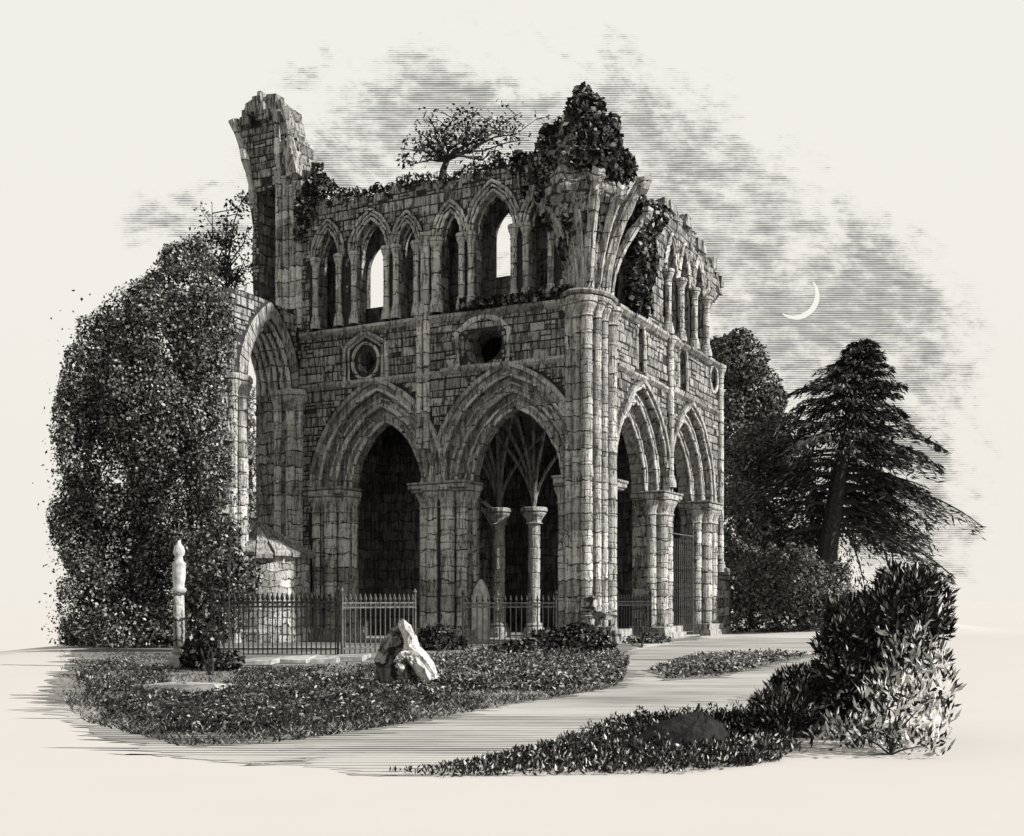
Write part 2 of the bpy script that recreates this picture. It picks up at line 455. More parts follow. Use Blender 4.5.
def wall(name, outline, holes, w0, w1, mp, parent, keep_out=(), **kw):
    bm = bmesh.new(); slab_poly(bm, outline, holes, w0, w1, mp)
    bm.verts.index_update(); nf = len(bm.verts) // 2
    for f in bm.faces: f.material_index = 1 if all(v.index < nf for v in f.verts) else 2
    bm2 = bmesh.new(); masonry(bm2, outline, list(holes) + list(keep_out), w0, mp, **kw)
    bmesh.ops.recalc_face_normals(bm, faces=bm.faces[:])
    me2 = bpy.data.meshes.new('blocks'); bmesh.ops.recalc_face_normals(bm2, faces=bm2.faces[:]); bm2.to_mesh(me2); bm2.free()
    bm.from_mesh(me2); bpy.data.meshes.remove(me2)
    me = bpy.data.meshes.new(name); bm.to_mesh(me); bm.free(); me.materials.append(M['block']); me.materials.append(M['mortar']); me.materials.append(M['wall'])
    return link(name, me, None, parent)

# ------------------------------------------------------------------ ground, path, lawn
def smooth(v, a, b): f = max(0.0, min(1.0, (v - a) / (b - a))); return f * f * (3 - 2 * f)
def mound_and_shadow_drop(x, y): return 3.0 * math.exp(-(((x - 17) / 4.3) ** 2 + ((y - 64) / 6.5) ** 2)) - 14.0 * smooth(-x, 16.2, 31.0) * smooth(y, 22, 33)  # rise under the cedar; fall on the left invented to hide cast shadows
def warp(n, lim): return [math.copysign(lim * (abs(q) ** 3.2), q) for q in (2 * i / n - 1 for i in range(n + 1))]
bm = bmesh.new(); gx = warp(200, 2500); gy = [45 + q for q in warp(200, 2500)]
vv = [[bm.verts.new((x, y, mound_and_shadow_drop(x, y))) for y in gy] for x in gx]
for i in range(200):
    for j in range(200): bm.faces.new((vv[i][j], vv[i + 1][j], vv[i + 1][j + 1], vv[i][j + 1]))
o = obj('ground', bm, M['ground'], smooth=True); o['kind'] = 'structure'

def ragged(pix, amp=.12, sub=30):
    """ground outline through picture points, roughened"""
    g = [g_at(*p) for p in pix]; res = []
    for i, p in enumerate(g):
        q = g[(i + 1) % len(g)]
        for k in range(sub):
            f = k / sub; r = p.lerp(q, f)
            w_ = rnd.gauss(0, 1) * (1 if rnd.random() < .6 else .3); res.append((r.x + w_ * amp * 4, r.y + rnd.gauss(0, amp) * .5))
    return res
def sheet(name, outline, z, mat):
    me = bpy.data.meshes.new(name)
    tris = tessellate_polygon([[Vector((x, y, 0)) for x, y in outline]])
    me.from_pydata([(x, y, z) for x, y in outline], [], [tuple(q) for q in tris]); me.update()
    if me.polygons and me.polygons[0].normal.z < 0: me.flip_normals()
    o = link(name, me, M[mat]); o['kind'] = 'structure'; return o
sheet('path', ragged([(225, 750), (330, 728), (430, 708), (540, 690), (612, 678), (630, 668), (622, 652), (680, 642), (760, 634), (850, 632),
                      (900, 645), (860, 668), (800, 692), (760, 728), (640, 760), (480, 776), (360, 776)], .05), .004, 'path')
sheet('lawn', ragged([(75, 650), (60, 672), (46, 694), (75, 714), (120, 728), (190, 748), (270, 744), (350, 734), (440, 719), (540, 700), (618, 688), (634, 674),
                      (615, 660), (640, 644), (700, 640), (700, 634), (560, 630), (300, 636), (180, 640)], .07), .008, 'lawn')
sheet('trodden_grass', ragged([(58, 688), (44, 706), (80, 730), (140, 752), (240, 766), (330, 758), (280, 740), (180, 735), (110, 712)], .08), .006, 'path')
sheet('verge', ragged([(646, 670), (668, 681), (720, 678), (775, 664), (815, 656), (770, 651), (700, 654)], .05), .012, 'lawn')
sheet('track', ragged([(700, 706), (760, 694), (790, 712), (740, 730), (650, 726)], .06), .008, 'path')

# ------------------------------------------------------------------ the abbey
CX, CY, ROT = 2.76, 41.0, -math.atan2(.464, .886)
ABB = thing('abbey_ruin', 'roofless ruined stone abbey with pointed arches, broken turret and ivy on its walls', 'ruin', (CX, CY, 0), ROT)
MW = Matrix.Translation((CX, CY, 0)) @ Matrix.Rotation(ROT, 4, 'Z')
def W2(x, y, z): return MW @ Vector((x, y, z))
def fx(px): t_ = (px - 512) / F; return -(2.76 - 41 * t_) / (.886 + .464 * t_)      # front wall: local x of a column
def ry(px): t_ = (px - 512) / F; return (41 * t_ - 2.76) / (.464 - .886 * t_)       # side wall: local y of a column
def fz(px, py): return EYE + (HOR - py) * (41 - .464 * fx(px)) / F
def rz(px, py): return EYE + (HOR - py) * (41 + .886 * ry(px)) / F
FR = lambda u, v, w: Vector((u, w, v))            # front wall, w inwards
SD = lambda u, v, w: Vector((-w, u, v))           # side wall, w inwards

ZS, RISE = 5.95, 2.45
bays = [(-9.04, 1.73, 2.75), (-3.26, 1.90, 2.85)]
S1, S2, TOP = 10.12, 12.2, 17.3
OR = 1.34                                          # depth of the arch orders
# lower storey of the front
holes = [arch_hole(cx, -.2, ZS, a, h, 1.0) for cx, a, h in bays]
out_ = [(-12.9, -.2)]
for h_ in (holes[0], holes[1]): out_ += list(reversed(h_))
out_ += [(0, -.2), (0, S2)] + [(-x, S2) for x in (3, 6, 9)] + [(-12.9, S2)]
bm = bmesh.new()
cusp = []
for (px, py, rr) in ((366, 362, .42), (483, 346, .78)):
    c0, c1 = fx(px), fz(px, py); n = 24
    if rr < .5: cusp.append([(c0 + rr * (.82 + .2 * abs(math.cos(2.5 * q))) * math.cos(q), c1 + rr * (.82 + .2 * abs(math.cos(2.5 * q))) * math.sin(q)) for q in (2 * math.pi * i / n for i in range(n))])
    else: cusp.append([(c0 + rr * (1 + .1 * noise2(q * 3)) * math.cos(q), c1 + rr * .82 * (1 + .12 * noise2(q * 3 + 2)) * math.sin(q)) for q in (2 * math.pi * i / n for i in range(n))])
bm.free()
def big(cx, cy, w_, h_): return [(cx - w_, cy - h_), (cx + w_, cy - h_), (cx + w_, cy + h_ * .6), (cx, cy + h_ * 1.15), (cx - w_, cy + h_ * .6)]
wall('front_wall', out_, cusp, 0, 1.3, FR, ABB, [arch_hole(cx, -.2, ZS, a, h, OR + .14) for cx, a, h in bays] + [big(fx(366), fz(366, 360), .95, .95)])

def arch_set(cx, a, h, mp, name_parent, half_n=10, OR=OR):
    r_ = bmesh.new(); voussoirs(r_, cx, ZS, a, h, .50, 1.0, .28, 1.25, mp, half_n)
    o = obj('arch', r_, M['ashlar'], name_parent)
    r_ = bmesh.new(); voussoirs(r_, cx, ZS, a, h, 0, .50, .62, 1.2, mp, half_n - 1); obj('inner_order', r_, M['ashlar'], o)
    r_ = bmesh.new(); voussoirs(r_, cx, ZS, a, h, 1.0, OR - .06, -.03, .2, mp, half_n + 1); obj('outer_order', r_, M['ashlar'], o)
    r_ = bmesh.new(); roll(r_, cx, ZS, a, h, 0.0, .62, .085, mp); roll(r_, cx, ZS, a, h, .5, .28, .095, mp); roll(r_, cx, ZS, a, h, .25, .60, .06, mp)
    roll(r_, cx, ZS, a, h, .75, .26, .06, mp); roll(r_, cx, ZS, a, h, 1.02, -.02, .075, mp); obj('roll_moulding', r_, M['shaft'], o, True)
    r_ = bmesh.new(); voussoirs(r_, cx, ZS, a, h, OR - .04, OR + .12, -.16, .1, mp, half_n - 2, .02, .02); obj('hood_mould', r_, M['ashlar'], o)
for cx, a, h in bays: arch_set(cx, a, h, FR, ABB)

# piers of the front: left respond, middle pier
def pier(cx0, cx1, mp, spots, zt=ZS, y0=.34, y1=1.2, r=.26, cap_w=.16):
    bm = bmesh.new(); c0, c1 = mp(cx0, 0, y0), mp(cx1, zt, y1)
    box(bm, min(c0.x, c1.x), max(c0.x, c1.x), min(c0.y, c1.y), max(c0.y, c1.y), -.2, zt - .002)
    p = obj('pier', bm, M['wall'], ABB)
    for (u, w, rr) in spots:
        q = mp(u, 0, w); shaft(p, q.x, q.y, 0, zt - .86, rr)
    bm = bmesh.new()
    for (g, z0, z1) in ((cap_w, zt - .16, zt + .02), (cap_w - .07, zt - .26, zt - .16), (cap_w + .05, zt + .02, zt + .12)):
        d0, d1 = mp(cx0 - g, 0, -g - .10), mp(cx1 + g, 0, y1 + .05)
        box(bm, min(d0.x, d1.x), max(d0.x, d1.x), min(d0.y, d1.y), max(d0.y, d1.y), z0, z1, .025)
    bmesh.ops.bevel(bm, geom=bm.edges[:], offset=.03, segments=1, affect='EDGES')
    obj('abacus', bm, M['ashlar'], p)
    bm = bmesh.new()
    for (g, z0, z1) in ((.34, -.2, .26), (.24, .26, .5)):
        d0, d1 = mp(cx0 - g, 0, -g - .05), mp(cx1 + g, 0, y1 + .05)
        box(bm, min(d0.x, d1.x), max(d0.x, d1.x), min(d0.y, d1.y), max(d0.y, d1.y), z0, z1, .03)
    obj('plinth', bm, M['ashlar'], p)
    return p
pier(-7.31, -5.16, FR, [(-7.05, .42, .25), (-6.55, .16, .27), (-5.95, .16, .27), (-5.42, .40, .25), (-5.30, .85, .2)])
pier(-12.3, -10.77, FR, [(-12.0, .16, .25), (-11.4, .16, .26), (-10.95, .45, .25), (-10.86, .9, .2)])
pier(-1.36, -.75, FR, [(-1.25, .5, .22)], cap_w=.04)

# vertical wall shafts between the bays and string courses
for px, z1 in ((428, 15.0), (421, 12.0)):
    shaft(ABB, fx(px), -.10, ZS + 1.4, z1, .13, base=False, capk=.6)
def course(pts, mp, d=.2, hh=.2, n=1):
    bm = bmesh.new()
    for (u0, u1, z) in pts:
        L = u1 - u0; k = max(1, int(abs(L) / .8))
        for i in range(k):
            a_, b_ = u0 + L * i / k, u0 + L * (i + .985) / k; dd = d + rnd.uniform(-.05, .03); zz = z + rnd.uniform(-.02, .02)
            prof = [(-dd, zz + hh * .55), (-dd, zz + hh), (.05, zz + hh * 1.45), (.05, zz - hh * .3), (-dd * .4, zz)]
            va = [bm.verts.new(mp(a_, v, w)) for w, v in prof]; vb = [bm.verts.new(mp(b_, v, w)) for w, v in prof]
            bm.faces.new(va); bm.faces.new(list(reversed(vb)))
            for j in range(5): bm.faces.new((va[j], va[(j + 1) % 5], vb[(j + 1) % 5], vb[j]))
    return obj('string_course', bm, M['ashlar'], ABB)
course([(-12.7, -6.4, S1 - .1)], FR); course([(-6.1, -.9, S1 - .02)], FR)
course([(-12.7, -.9, S2 - .1)], FR, .24, .22)

# carved frames round the two openings of the middle storey
def cusp_frame(px, py, wid, hgt, mp, fu, fzz):
    c0, c1 = fu(px), fzz(px, py); bm = bmesh.new()
    gb = [(c0 - wid, c1 - hgt), (c0 - wid, c1 + hgt * .55), (c0, c1 + hgt * 1.12), (c0 + wid, c1 + hgt * .55), (c0 + wid, c1 - hgt)]
    tube(bm, [mp(u, v, -.05) for u, v in gb], .11, 6)
    tube(bm, [mp(c0 + (u - c0) * .80, c1 + (v - c1) * .84, -.04) for u, v in gb], .07, 6)
    o = obj('window_frame', bm, M['shaft'], ABB)
    bm = bmesh.new(); n = 22
    rr = wid * .62
    tube(bm, [mp(c0 + rr * math.cos(q), c1 - .05 + rr * math.sin(q) * 1.12, -.03) for q in (2 * math.pi * i / n for i in range(n + 1))], .07, 6, False)
    obj('ring_moulding', bm, M['shaft'], o)
cusp_frame(366, 360, 1.0, 1.0, FR, fx, fz)
bm = bmesh.new(); c0, c1 = fx(483), fz(483, 346)
tube(bm, [FR(c0 + x, c1 + z, -.06) for x, z in ((-1.05, -.7), (-1.1, .55), (-.5, .95), (.1, 1.12), (.7, .9), (1.12, .5), (1.05, -.75))], .11, 6)
obj('window_frame', bm, M['shaft'], ABB)

# clerestory of the front: an open arcade before a passage wall
cl = [(323, 328, 20, 0), (362, 371, 29, 1), (406, 407, 17, 0), (450.5, 450.5, 20, 0), (491, 493, 39, 1), (539, 539, 21, 0)]
arcs = []
for apx, cpx, wpx, win in cl:
    u0, u1 = fx(cpx - wpx / 2), fx(cpx + wpx / 2); arcs.append(((u0 + u1) / 2, (u1 - u0) / 2, win))
top_line = [(0.1, 17.0), (-.6, 17.6), (-1.4, 17.9), (-2.2, 17.75)]
xx = -2.6
while xx > -12.8:
    top_line.append((xx, TOP + .26 * noise2(xx, 2) + rnd.uniform(-.14, .14) + (.3 if xx < -11.6 else 0))); xx -= .28
out_ = [(-12.9, S2 + .004)]
hl = []
for cx, a, win in arcs:
    h = a * 1.75 if win else a * 2.3
    zs = 15.25 if win else 15.2
    hl.append((cx, a, h, zs))
for cx, a, h, zs in hl: out_ += list(reversed(arch_hole(cx, S2 + .004, zs, a, h)))
out_ += [(0.1, S2 + .004)] + top_line + [(-12.9, TOP + .3)]
wall('clerestory_wall', out_, [], .02, .62, FR, ABB, [arch_hole(cx, S2, zs, a, h, .36) for cx, a, h, zs in hl], row=.34, wmin=.3, wmax=.8)
for cx, a, h, zs in hl:
    bm = bmesh.new()
    roll(bm, cx, zs, a, h, .06, .0, .07, FR); roll(bm, cx, zs, a, h, .20, -.02, .06, FR); roll(bm, cx, zs, a, h, .34, -.05, .075, FR); roll(bm, cx, zs, a, h, -.03, .3, .06, FR)
    obj('clerestory_arch', bm, M['shaft'], ABB, True)
edges = sorted([q for cx, a, h, zs in hl for q in (cx - a - .08, cx + a + .08)])
for i, u in enumerate(edges): shaft(ABB, u, -.06, S2 + .25, 14.75, .12, base=True, capk=.62)
for u in (fx(425), fx(436)): shaft(ABB, u, -.12, S2 + .25, 14.75, .11, capk=.62)
# the passage wall behind, with its two lancets
bw = []
def lx(px, y): t_ = (px - 512) / F; return (t_ * (CY + .886 * y) - CX - .464 * y) / (.886 + .464 * t_)   # local x of a column at depth y
for p0, p1, z0, z1, z2 in ((363, 391, 13.4, 14.95, 1.1), (490, 516, 13.9, 15.4, 1.1)):
    u0, u1 = lx(p0, 1.31), lx(p1, 1.31); bw.append(arch_hole((u0 + u1) / 2, z0, z1, (u1 - u0) / 2, z2))
bm = bmesh.new()
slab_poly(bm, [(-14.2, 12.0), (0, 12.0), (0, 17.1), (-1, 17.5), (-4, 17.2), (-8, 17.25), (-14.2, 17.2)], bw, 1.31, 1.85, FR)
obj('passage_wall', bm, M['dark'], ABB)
bm = bmesh.new(); box(bm, -12.8, -1.31, 3.5, 3.7, 9.9, 12.0); obj('dark_box_wall', bm, M['dark'], ABB)  # added back of a dark box, so the round openings read black
bm = bmesh.new(); box(bm, -12.8, -.6, 1.86, 3.7, 12.01, 12.2); obj('dark_box_roof', bm, M['dark'], ABB)  # unseen lid added to keep sky light out of that box
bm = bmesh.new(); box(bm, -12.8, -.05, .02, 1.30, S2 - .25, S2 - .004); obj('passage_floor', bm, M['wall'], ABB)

# corner pier: a cluster of tall shafts from the ground to the vault springing
bm = bmesh.new(); box(bm, -.90, -.16, .16, 2.0, -.2, S2 + .1); obj('corner_pier', bm, M['wall'], ABB)
cp = ABB.children[-1]
for (x, y, r) in ((-.80, -.02, .15), (-.46, -.10, .17), (-.06, -.16, .21), (.10, .36, .17), (.12, .92, .17), (.10, 1.62, .24)):
    shaft(cp, x, y, 0, 11.6, r, capk=.75)
bm = bmesh.new()
for g, z0, z1 in ((.36, 12.18, 12.36), (.46, 12.36, 12.52)):
    lathe(bm, -.32, .72, [(.62 + g, z0), (.68 + g, (z0 + z1) / 2), (.60 + g, z1)], 14, .82, 1.3)
obj('abacus', bm, M['ashlar'], cp)
bm = bmesh.new()
for i in range(26):
    q = rnd.uniform(-2.6, 1.5); rr = rnd.uniform(.75, 1.1); s_ = rnd.uniform(.14, .3); z = rnd.uniform(0, 1) ** 2 * 1.6
    x, y = -.35 + rr * math.cos(q) * .8, .6 + rr * math.sin(q); box(bm, x - s_, x + s_, y - s_, y + s_, z - .1, z + s_ * 1.3, .06)
obj('broken_footing', bm, M['rubble'], cp)

# springers of the lost vault above it
bm = bmesh.new()
rough_mass(bm, [(-.4, .75, 12.5, .6, .8), (-.45, .8, 13.5, .75, 1.0), (-.55, .85, 14.8, 1.1, 1.4), (-.6, .8, 16.0, 1.5, 1.8), (-.75, .9, 16.8, 1.45, 1.8), (-.8, 1.0, 17.6, 1.25, 1.5),
                (-.75, 1.1, 18.6, .9, 1.1), (-.7, 1.2, 19.4, .5, .6), (-.7, 1.2, 19.8, .2, .3)], 20, .13)
obj('rubble_core', bm, M['rubble'], ABB)
for (ex, ey, zt, r, pale) in ((-2.1, -.3, 16.3, .22, 0), (-1.5, -.6, 15.7, .15, 0), (-.95, -.8, 16.2, .15, 0), (-.2, -.85, 15.6, .11, 0), (.6, -.75, 16.3, .23, 1), (1.15, .0, 15.9, .18, 1), (1.65, .8, 16.4, .26, 1), (1.4, 1.9, 15.6, .18, 1)):
    bm = bmesh.new(); pts = []
    bx, by = -.35 + (ex + .35) * .30, .65 + (ey - .65) * .5
    for i in range(9):
        f = i / 8; g = f ** 1.9
        pts.append((bx + (ex - bx) * g, by + (ey - by) * g, 12.5 + (zt - 12.5) * f))
    tube(bm, pts, [r * (.85 + .2 * math.sin(i * 2.3)) for i in range(9)], 5)
    tube(bm, [(p[0] + .13, p[1] - .05, p[2]) for p in pts[:8]], [r * .5] * 8, 5)
    o = obj('vault_rib', bm, M['ashlar'] if not pale else M['shaft'], ABB)
    e = Vector(pts[-1]); bm = bmesh.new(); rough_mass(bm, [(e.x - .05, e.y, e.z - .25, r, r), (e.x, e.y, e.z - .1, r * 1.15, r * 1.1), (e.x + .03, e.y, e.z + .05, r * 1.1, r * 1.2), (e.x + .05, e.y, e.z + .12, r * .9, r)], 6, .3)
    obj('broken_end', bm, M['shaft'] if pale else M['block'], o)

# side wall
sb = [(5.03, 1.9, 2.95), (10.83, 1.9, 2.95)]
holes = [arch_hole(c, -.2, ZS, a, h, 1.0) for c, a, h in sb]
out_ = [(2.0, -.2)]
for h_ in holes: out_ += list(reversed(h_))
out_ += [(14.6, -.2), (14.7, 6.0), (14.9, 9.5), (15.2, 12.3), (2.0, 12.3)]
tri = [arch_hole(ry(640), rz(640, 362) - .35, rz(640, 340), .42, 1.0, 0, 6), arch_hole(ry(682), rz(682, 385) - .2, rz(682, 362), .55, 1.0, 0, 6)]
c0, c1 = ry(713), rz(713, 379)
tri.append([(c0 + .55 * math.cos(q), c1 + .62 * math.sin(q)) for q in (2 * math.pi * i / 20 for i in range(20))])
wall('side_wall', out_, tri, 0, 1.3, SD, ABB, [arch_hole(c, -.2, ZS, a, h, 1.16 + .14) for c, a, h in sb])
for c, a, h in sb: arch_set(c, a, h, SD, ABB, 10, 1.16)
for hh in (tri[0], tri[1], tri[2] + tri[2][:1]):
    bm = bmesh.new(); tube(bm, [SD(u, v, -.03) for u, v in hh], .08, 6); obj('window_frame', bm, M['shaft'], ABB)
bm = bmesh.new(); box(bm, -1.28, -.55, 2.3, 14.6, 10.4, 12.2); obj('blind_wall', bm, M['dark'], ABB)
pier(7.02, 8.84, SD, [(7.2, .45, .22), (7.65, .14, .26), (8.25, .14, .26), (8.68, .45, .22)])
pier(12.82, 14.5, SD, [(13.0, .45, .22), (13.5, .14, .25), (14.15, .1, .25)])
pier(2.2, 3.04, SD, [(2.85, .5, .2)], cap_w=.05)
course([(2.2, 15.0, 10.15)], SD, .2, .2); course([(2.2, 15.1, 12.3)], SD, .26, .24)
for u, z0, z1 in ((7.93, ZS + .3, 11.9), (14.75, 2.9, 11.9)): shaft(ABB, .12, u, z0, z1, .15, capk=.7)
bm = bmesh.new()                                   # sloped weathering and buttress foot at the far end
box(bm, -1.2, .35, 14.62, 15.5, -.2, 2.55, .04); box(bm, -1.25, .75, 14.5, 15.7, 2.55, 2.72, .04); box(bm, -1.1, .5, 14.62, 15.4, 2.72, 3.05, .05)
obj('buttress', bm, M['wall'], ABB)

# clerestory fragment of the side wall
cs = [ry(672), ry(685), ry(699)]
ha = [.62, .62, .62]
tl = []
for (px, py) in ((714, 304), (720, 296), (721, 278), (716, 277), (714, 262), (708, 264), (705, 247), (698, 247), (696, 231), (688, 232), (684, 214), (677, 217), (671, 206), (662, 203), (654, 211), (647, 205), (640, 214)): tl.append((ry(px), rz(px, py)))
out_ = [(4.2, 12.31)]
for c, a in zip(cs, ha): out_ += list(reversed(arch_hole(c, 12.31, 15.1, a, 1.5, 0, 7)))
out_ += [(cs[-1] + 1.0, 12.31), (cs[-1] + 1.05, 14.3)]
out_ += [(u + rnd.uniform(-.1, .1), z + rnd.uniform(-.12, .12)) for u, z in tl]
wall('clerestory_wall', out_, [], .05, .75, SD, ABB, [arch_hole(c, 12.31, 15.1, a, 1.5, .25, 7) for c, a in zip(cs, ha)], row=.34, wmin=.3, wmax=.8)
for c, a in zip(cs, ha):
    bm = bmesh.new(); roll(bm, c, 15.1, a, 1.5, .05, .02, .08, SD); roll(bm, c, 15.1, a, 1.5, .22, 0, .08, SD); obj('clerestory_arch', bm, M['shaft'], ABB, True)
for u in (cs[0] - .75, (cs[0] + cs[1]) / 2, (cs[1] + cs[2]) / 2, cs[2] + .72): shaft(ABB, .10, u, 12.55, 14.7, .15, capk=.6)
bm = bmesh.new(); slab_poly(bm, [(3.4, 12.31), (8.6, 12.31), (8.4, 15.5), (7.0, 17.2), (4.8, 17.4), (3.6, 16.4)], [], .95, 1.6, SD); obj('passage_wall', bm, M['dark'], ABB)

q = SD(ry(710), 0, .4); za, zb = rz(710, 303), rz(710, 260)
bm = bmesh.new(); rough_mass(bm, [(q.x, q.y - .1, za, .35, .35), (q.x, q.y, za + (zb - za) * .25, .5, .75), (q.x, q.y, za + (zb - za) * .55, .55, .95), (q.x, q.y - .2, za + (zb - za) * .85, .5, .8), (q.x, q.y - .4, zb, .35, .5)], 12, .2)
obj('broken_end', bm, M['rubble'], ABB)

# inside: vaulted aisle, floor, back walls, columns
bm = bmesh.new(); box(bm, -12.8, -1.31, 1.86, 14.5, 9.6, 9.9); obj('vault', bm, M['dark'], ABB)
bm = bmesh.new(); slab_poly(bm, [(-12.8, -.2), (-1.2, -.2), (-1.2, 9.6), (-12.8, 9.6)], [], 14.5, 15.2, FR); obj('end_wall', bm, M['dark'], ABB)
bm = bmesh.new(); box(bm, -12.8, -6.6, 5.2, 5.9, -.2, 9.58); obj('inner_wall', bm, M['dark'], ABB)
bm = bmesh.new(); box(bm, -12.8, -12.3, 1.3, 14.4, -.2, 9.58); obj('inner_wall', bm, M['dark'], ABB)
bm = bmesh.new(); box(bm, -12.2, -.1, .1, 14.4, -.2, .06); obj('stone_floor', bm, M['slab'], ABB)
for (px, py, yy_) in ((499, 512, 4.6), (534, 512, 4.9)):
    # column standing on the line of sight of the right bay
    tt = (px - 512) / F
    x_l = (tt * (CY + .886 * yy_) - CX - .464 * yy_) / (.886 + tt * .464)
    b_ = bmesh.new(); lathe(b_, x_l, yy_, drum_profile(.25, .05, 4.7), 14)
    c_ = obj('inner_column', b_, M['ashlar'], ABB)
    b_ = bmesh.new(); lathe(b_, x_l, yy_, [(.30 * k, 4.7 + h * .8) for k, h in CAPITAL], 16); obj('capital', b_, M['ashlar'], c_)
    b_ = bmesh.new(); lathe(b_, x_l, yy_, [(.27 * k, .05 + h) for k, h in BASE], 16); obj('base', b_, M['ashlar'], c_)
    for (ex, ey) in ((-2.2, -2.2), (2.0, -2.2), (-1.9, 2.5), (2, 2.5), (0.1, -2.4), (-.9, -2.3), (1.1, -2.3)):
        b_ = bmesh.new(); tube(b_, [(x_l + ex * (f ** 1.8), yy_ + ey * (f ** 1.8), 5.3 + 4.25 * f) for f in (i / 8 for i in range(9))], .075, 6); obj('vault_rib', b_, M['ashlar'], ABB)
b_ = bmesh.new(); roll(b_, -7.6, 4.2, 1.0, 1.4, 0, 5.14, .12, FR); roll(b_, -7.6, 4.2, 1.0, 1.4, .3, 5.16, .1, FR); obj('blind_arch', b_, M['shaft'], ABB)

# wall that runs forward on the left, with a tall arch, broken off short
PW = lambda u, v, w: Vector((-12.9 - w, -u, v))    # u = metres forward of the front wall
qh = arch_hole(1.75, -.2, 9.9, 1.35, 2.7, 0, 10)
out_ = [(.02, -.2)] + list(reversed(qh)) + [(4.3, -.2), (4.4, 5), (4.55, 8.5), (4.75, 9.8), (5.2, 10.6), (5.5, 11.4), (5.0, 12.0), (4.4, 12.2), (4.5, 13.2), (3.4, 13.35), (2.0, 13.3), (.8, 13.2), (.02, 13.4)]
wall('broken_wall', out_, [], .0, 1.7, PW, ABB, [arch_hole(1.75, -.2, 9.9, 1.35, 2.7, .58, 10)])
bm = bmesh.new()                                    # torn end of that wall
for i in range(300):
    z = rnd.uniform(0, 13.2); u = np.interp(z, [0, 5, 8.5, 9.8, 10.6, 11.4, 12, 13.2], [4.3, 4.4, 4.55, 4.75, 5.2, 5.5, 4.9, 4.3]); s_ = rnd.uniform(.12, .30)
    q = PW(u + rnd.uniform(-.15, .12), z, rnd.uniform(-.02, 1.6)); box(bm, q.x - s_, q.x + s_, q.y - s_, q.y + s_, z - s_ * .7, z + s_ * .7, .06)
obj('torn_masonry', bm, M['block'], ABB)
bm = bmesh.new(); voussoirs(bm, 1.75, 9.9, 1.35, 2.7, .04, .55, -.05, .15, PW, 12)
o = obj('arch', bm, M['ashlar'], ABB)
bm = bmesh.new()
for i, w in enumerate((.1, .42, .74, 1.06, 1.38, 1.65)): roll(bm, 1.75, 9.9, 1.35, 2.7, -.03, w, .10, PW)
obj('roll_moulding', bm, M['shaft'], o, True)
for u, w in ((3.2, .1), (3.2, .7), (3.55, -.12), (4.05, -.1), (4.5, .5)):
    q = PW(u, 0, w); shaft(ABB, q.x, q.y, 0, 9.2, .2)
for u, w in ((.35, .1), (.35, .7), (.12, -.12)):
    q = PW(u, 0, w); shaft(ABB, q.x, q.y, 0, 9.2, .19)
# half-ruined round stair foot with a sloped stone cap
q = PW(2.1, 0, -.25)
bm = bmesh.new(); lathe(bm, q.x, q.y, [(1.72, -.2), (1.70, .4), (1.58, .5), (1.56, 3.45)], 22); so = obj('stair_foot', bm, M['pier'], ABB)
bm = bmesh.new(); n = 16
for i in range(n):                                  # sloping cap stones leaning up to the wall
    q0, q1 = 2 * math.pi * i / n, 2 * math.pi * (i + .90) / n; ax, ay, az_ = q.x - .75, q.y + .2, 4.7
    for f0, f1 in ((1.1, .72), (.74, .38), (.40, .06)):
        dz_ = rnd.uniform(-.09, .09); P = []
        for qq, f in ((q0, f0), (q1, f0), (q1, f1), (q0, f1)):
            P.append(Vector((ax + (q.x - ax + 1.6 * math.cos(qq)) * f, ay + (q.y - ay + 1.6 * math.sin(qq)) * f, az_ + (3.5 - az_) * f + dz_)))
        vs = [bm.verts.new(p) for p in P] + [bm.verts.new(p + Vector((0, 0, -.16))) for p in P]
        for fc in ((0, 1, 2, 3), (7, 6, 5, 4), (0, 4, 5, 1), (1, 5, 6, 2), (2, 6, 7, 3), (3, 7, 4, 0)): bm.faces.new([vs[a_] for a_ in fc])
obj('stone_cap', bm, M['ashlar'], so)
# turret
bm = bmesh.new()
def ftx(px): return fx(px)
tx0, tx1 = -15.2, -12.92
zz = [12.5, 14, 15.5, 17, 18, 18.8, 19.6, 20.4, 21.2, 21.8]
lft = [fx(251), fx(251), fx(251), fx(251), fx(249.5), fx(247), fx(243), fx(238), fx(235), fx(236)]
rgt = [tx1, tx1, tx1, tx1, fx(302), fx(301), fx(299), fx(295), -13.3, -13.5]
prof = [(x, z) for x, z in zip(lft, zz)] + [(fx(242), 21.6), (fx(246), 22.1), (fx(253), 22.0), (fx(256), 22.5), (fx(266), 22.1), (fx(274), 21.9), (fx(281), 21.9), (fx(287), 21.0), (fx(290), 20.4)] + [(x, z) for x, z in list(zip(rgt, zz))[:-2][::-1]]
prof = [(x + rnd.uniform(-.06, .06), z) for x, z in prof]
slot = [(fx(258), 13.6), (fx(276), 13.6), (fx(276), 18.6), (fx(258), 18.4)]
bm.free(); tu = wall('turret', prof, [slot], .1, 1.25, FR, ABB, row=.36, wmin=.35, wmax=.8)
bm = bmesh.new(); box(bm, -15.2, -12.95, .9, 1.24, 13.5, 18.8); obj('slot_back', bm, M['dark'], tu)
bm = bmesh.new(); box(bm, -15.15, -12.93, .1, 1.3, -.2, 12.6); obj('lower_wall', bm, M['wall'], tu)
for px in (279, 286, 293, 299): shaft(tu, fx(px), .02, 12.6, 18.8 - (px - 279) * .06, .16, cap=True, base=False, capk=.5)
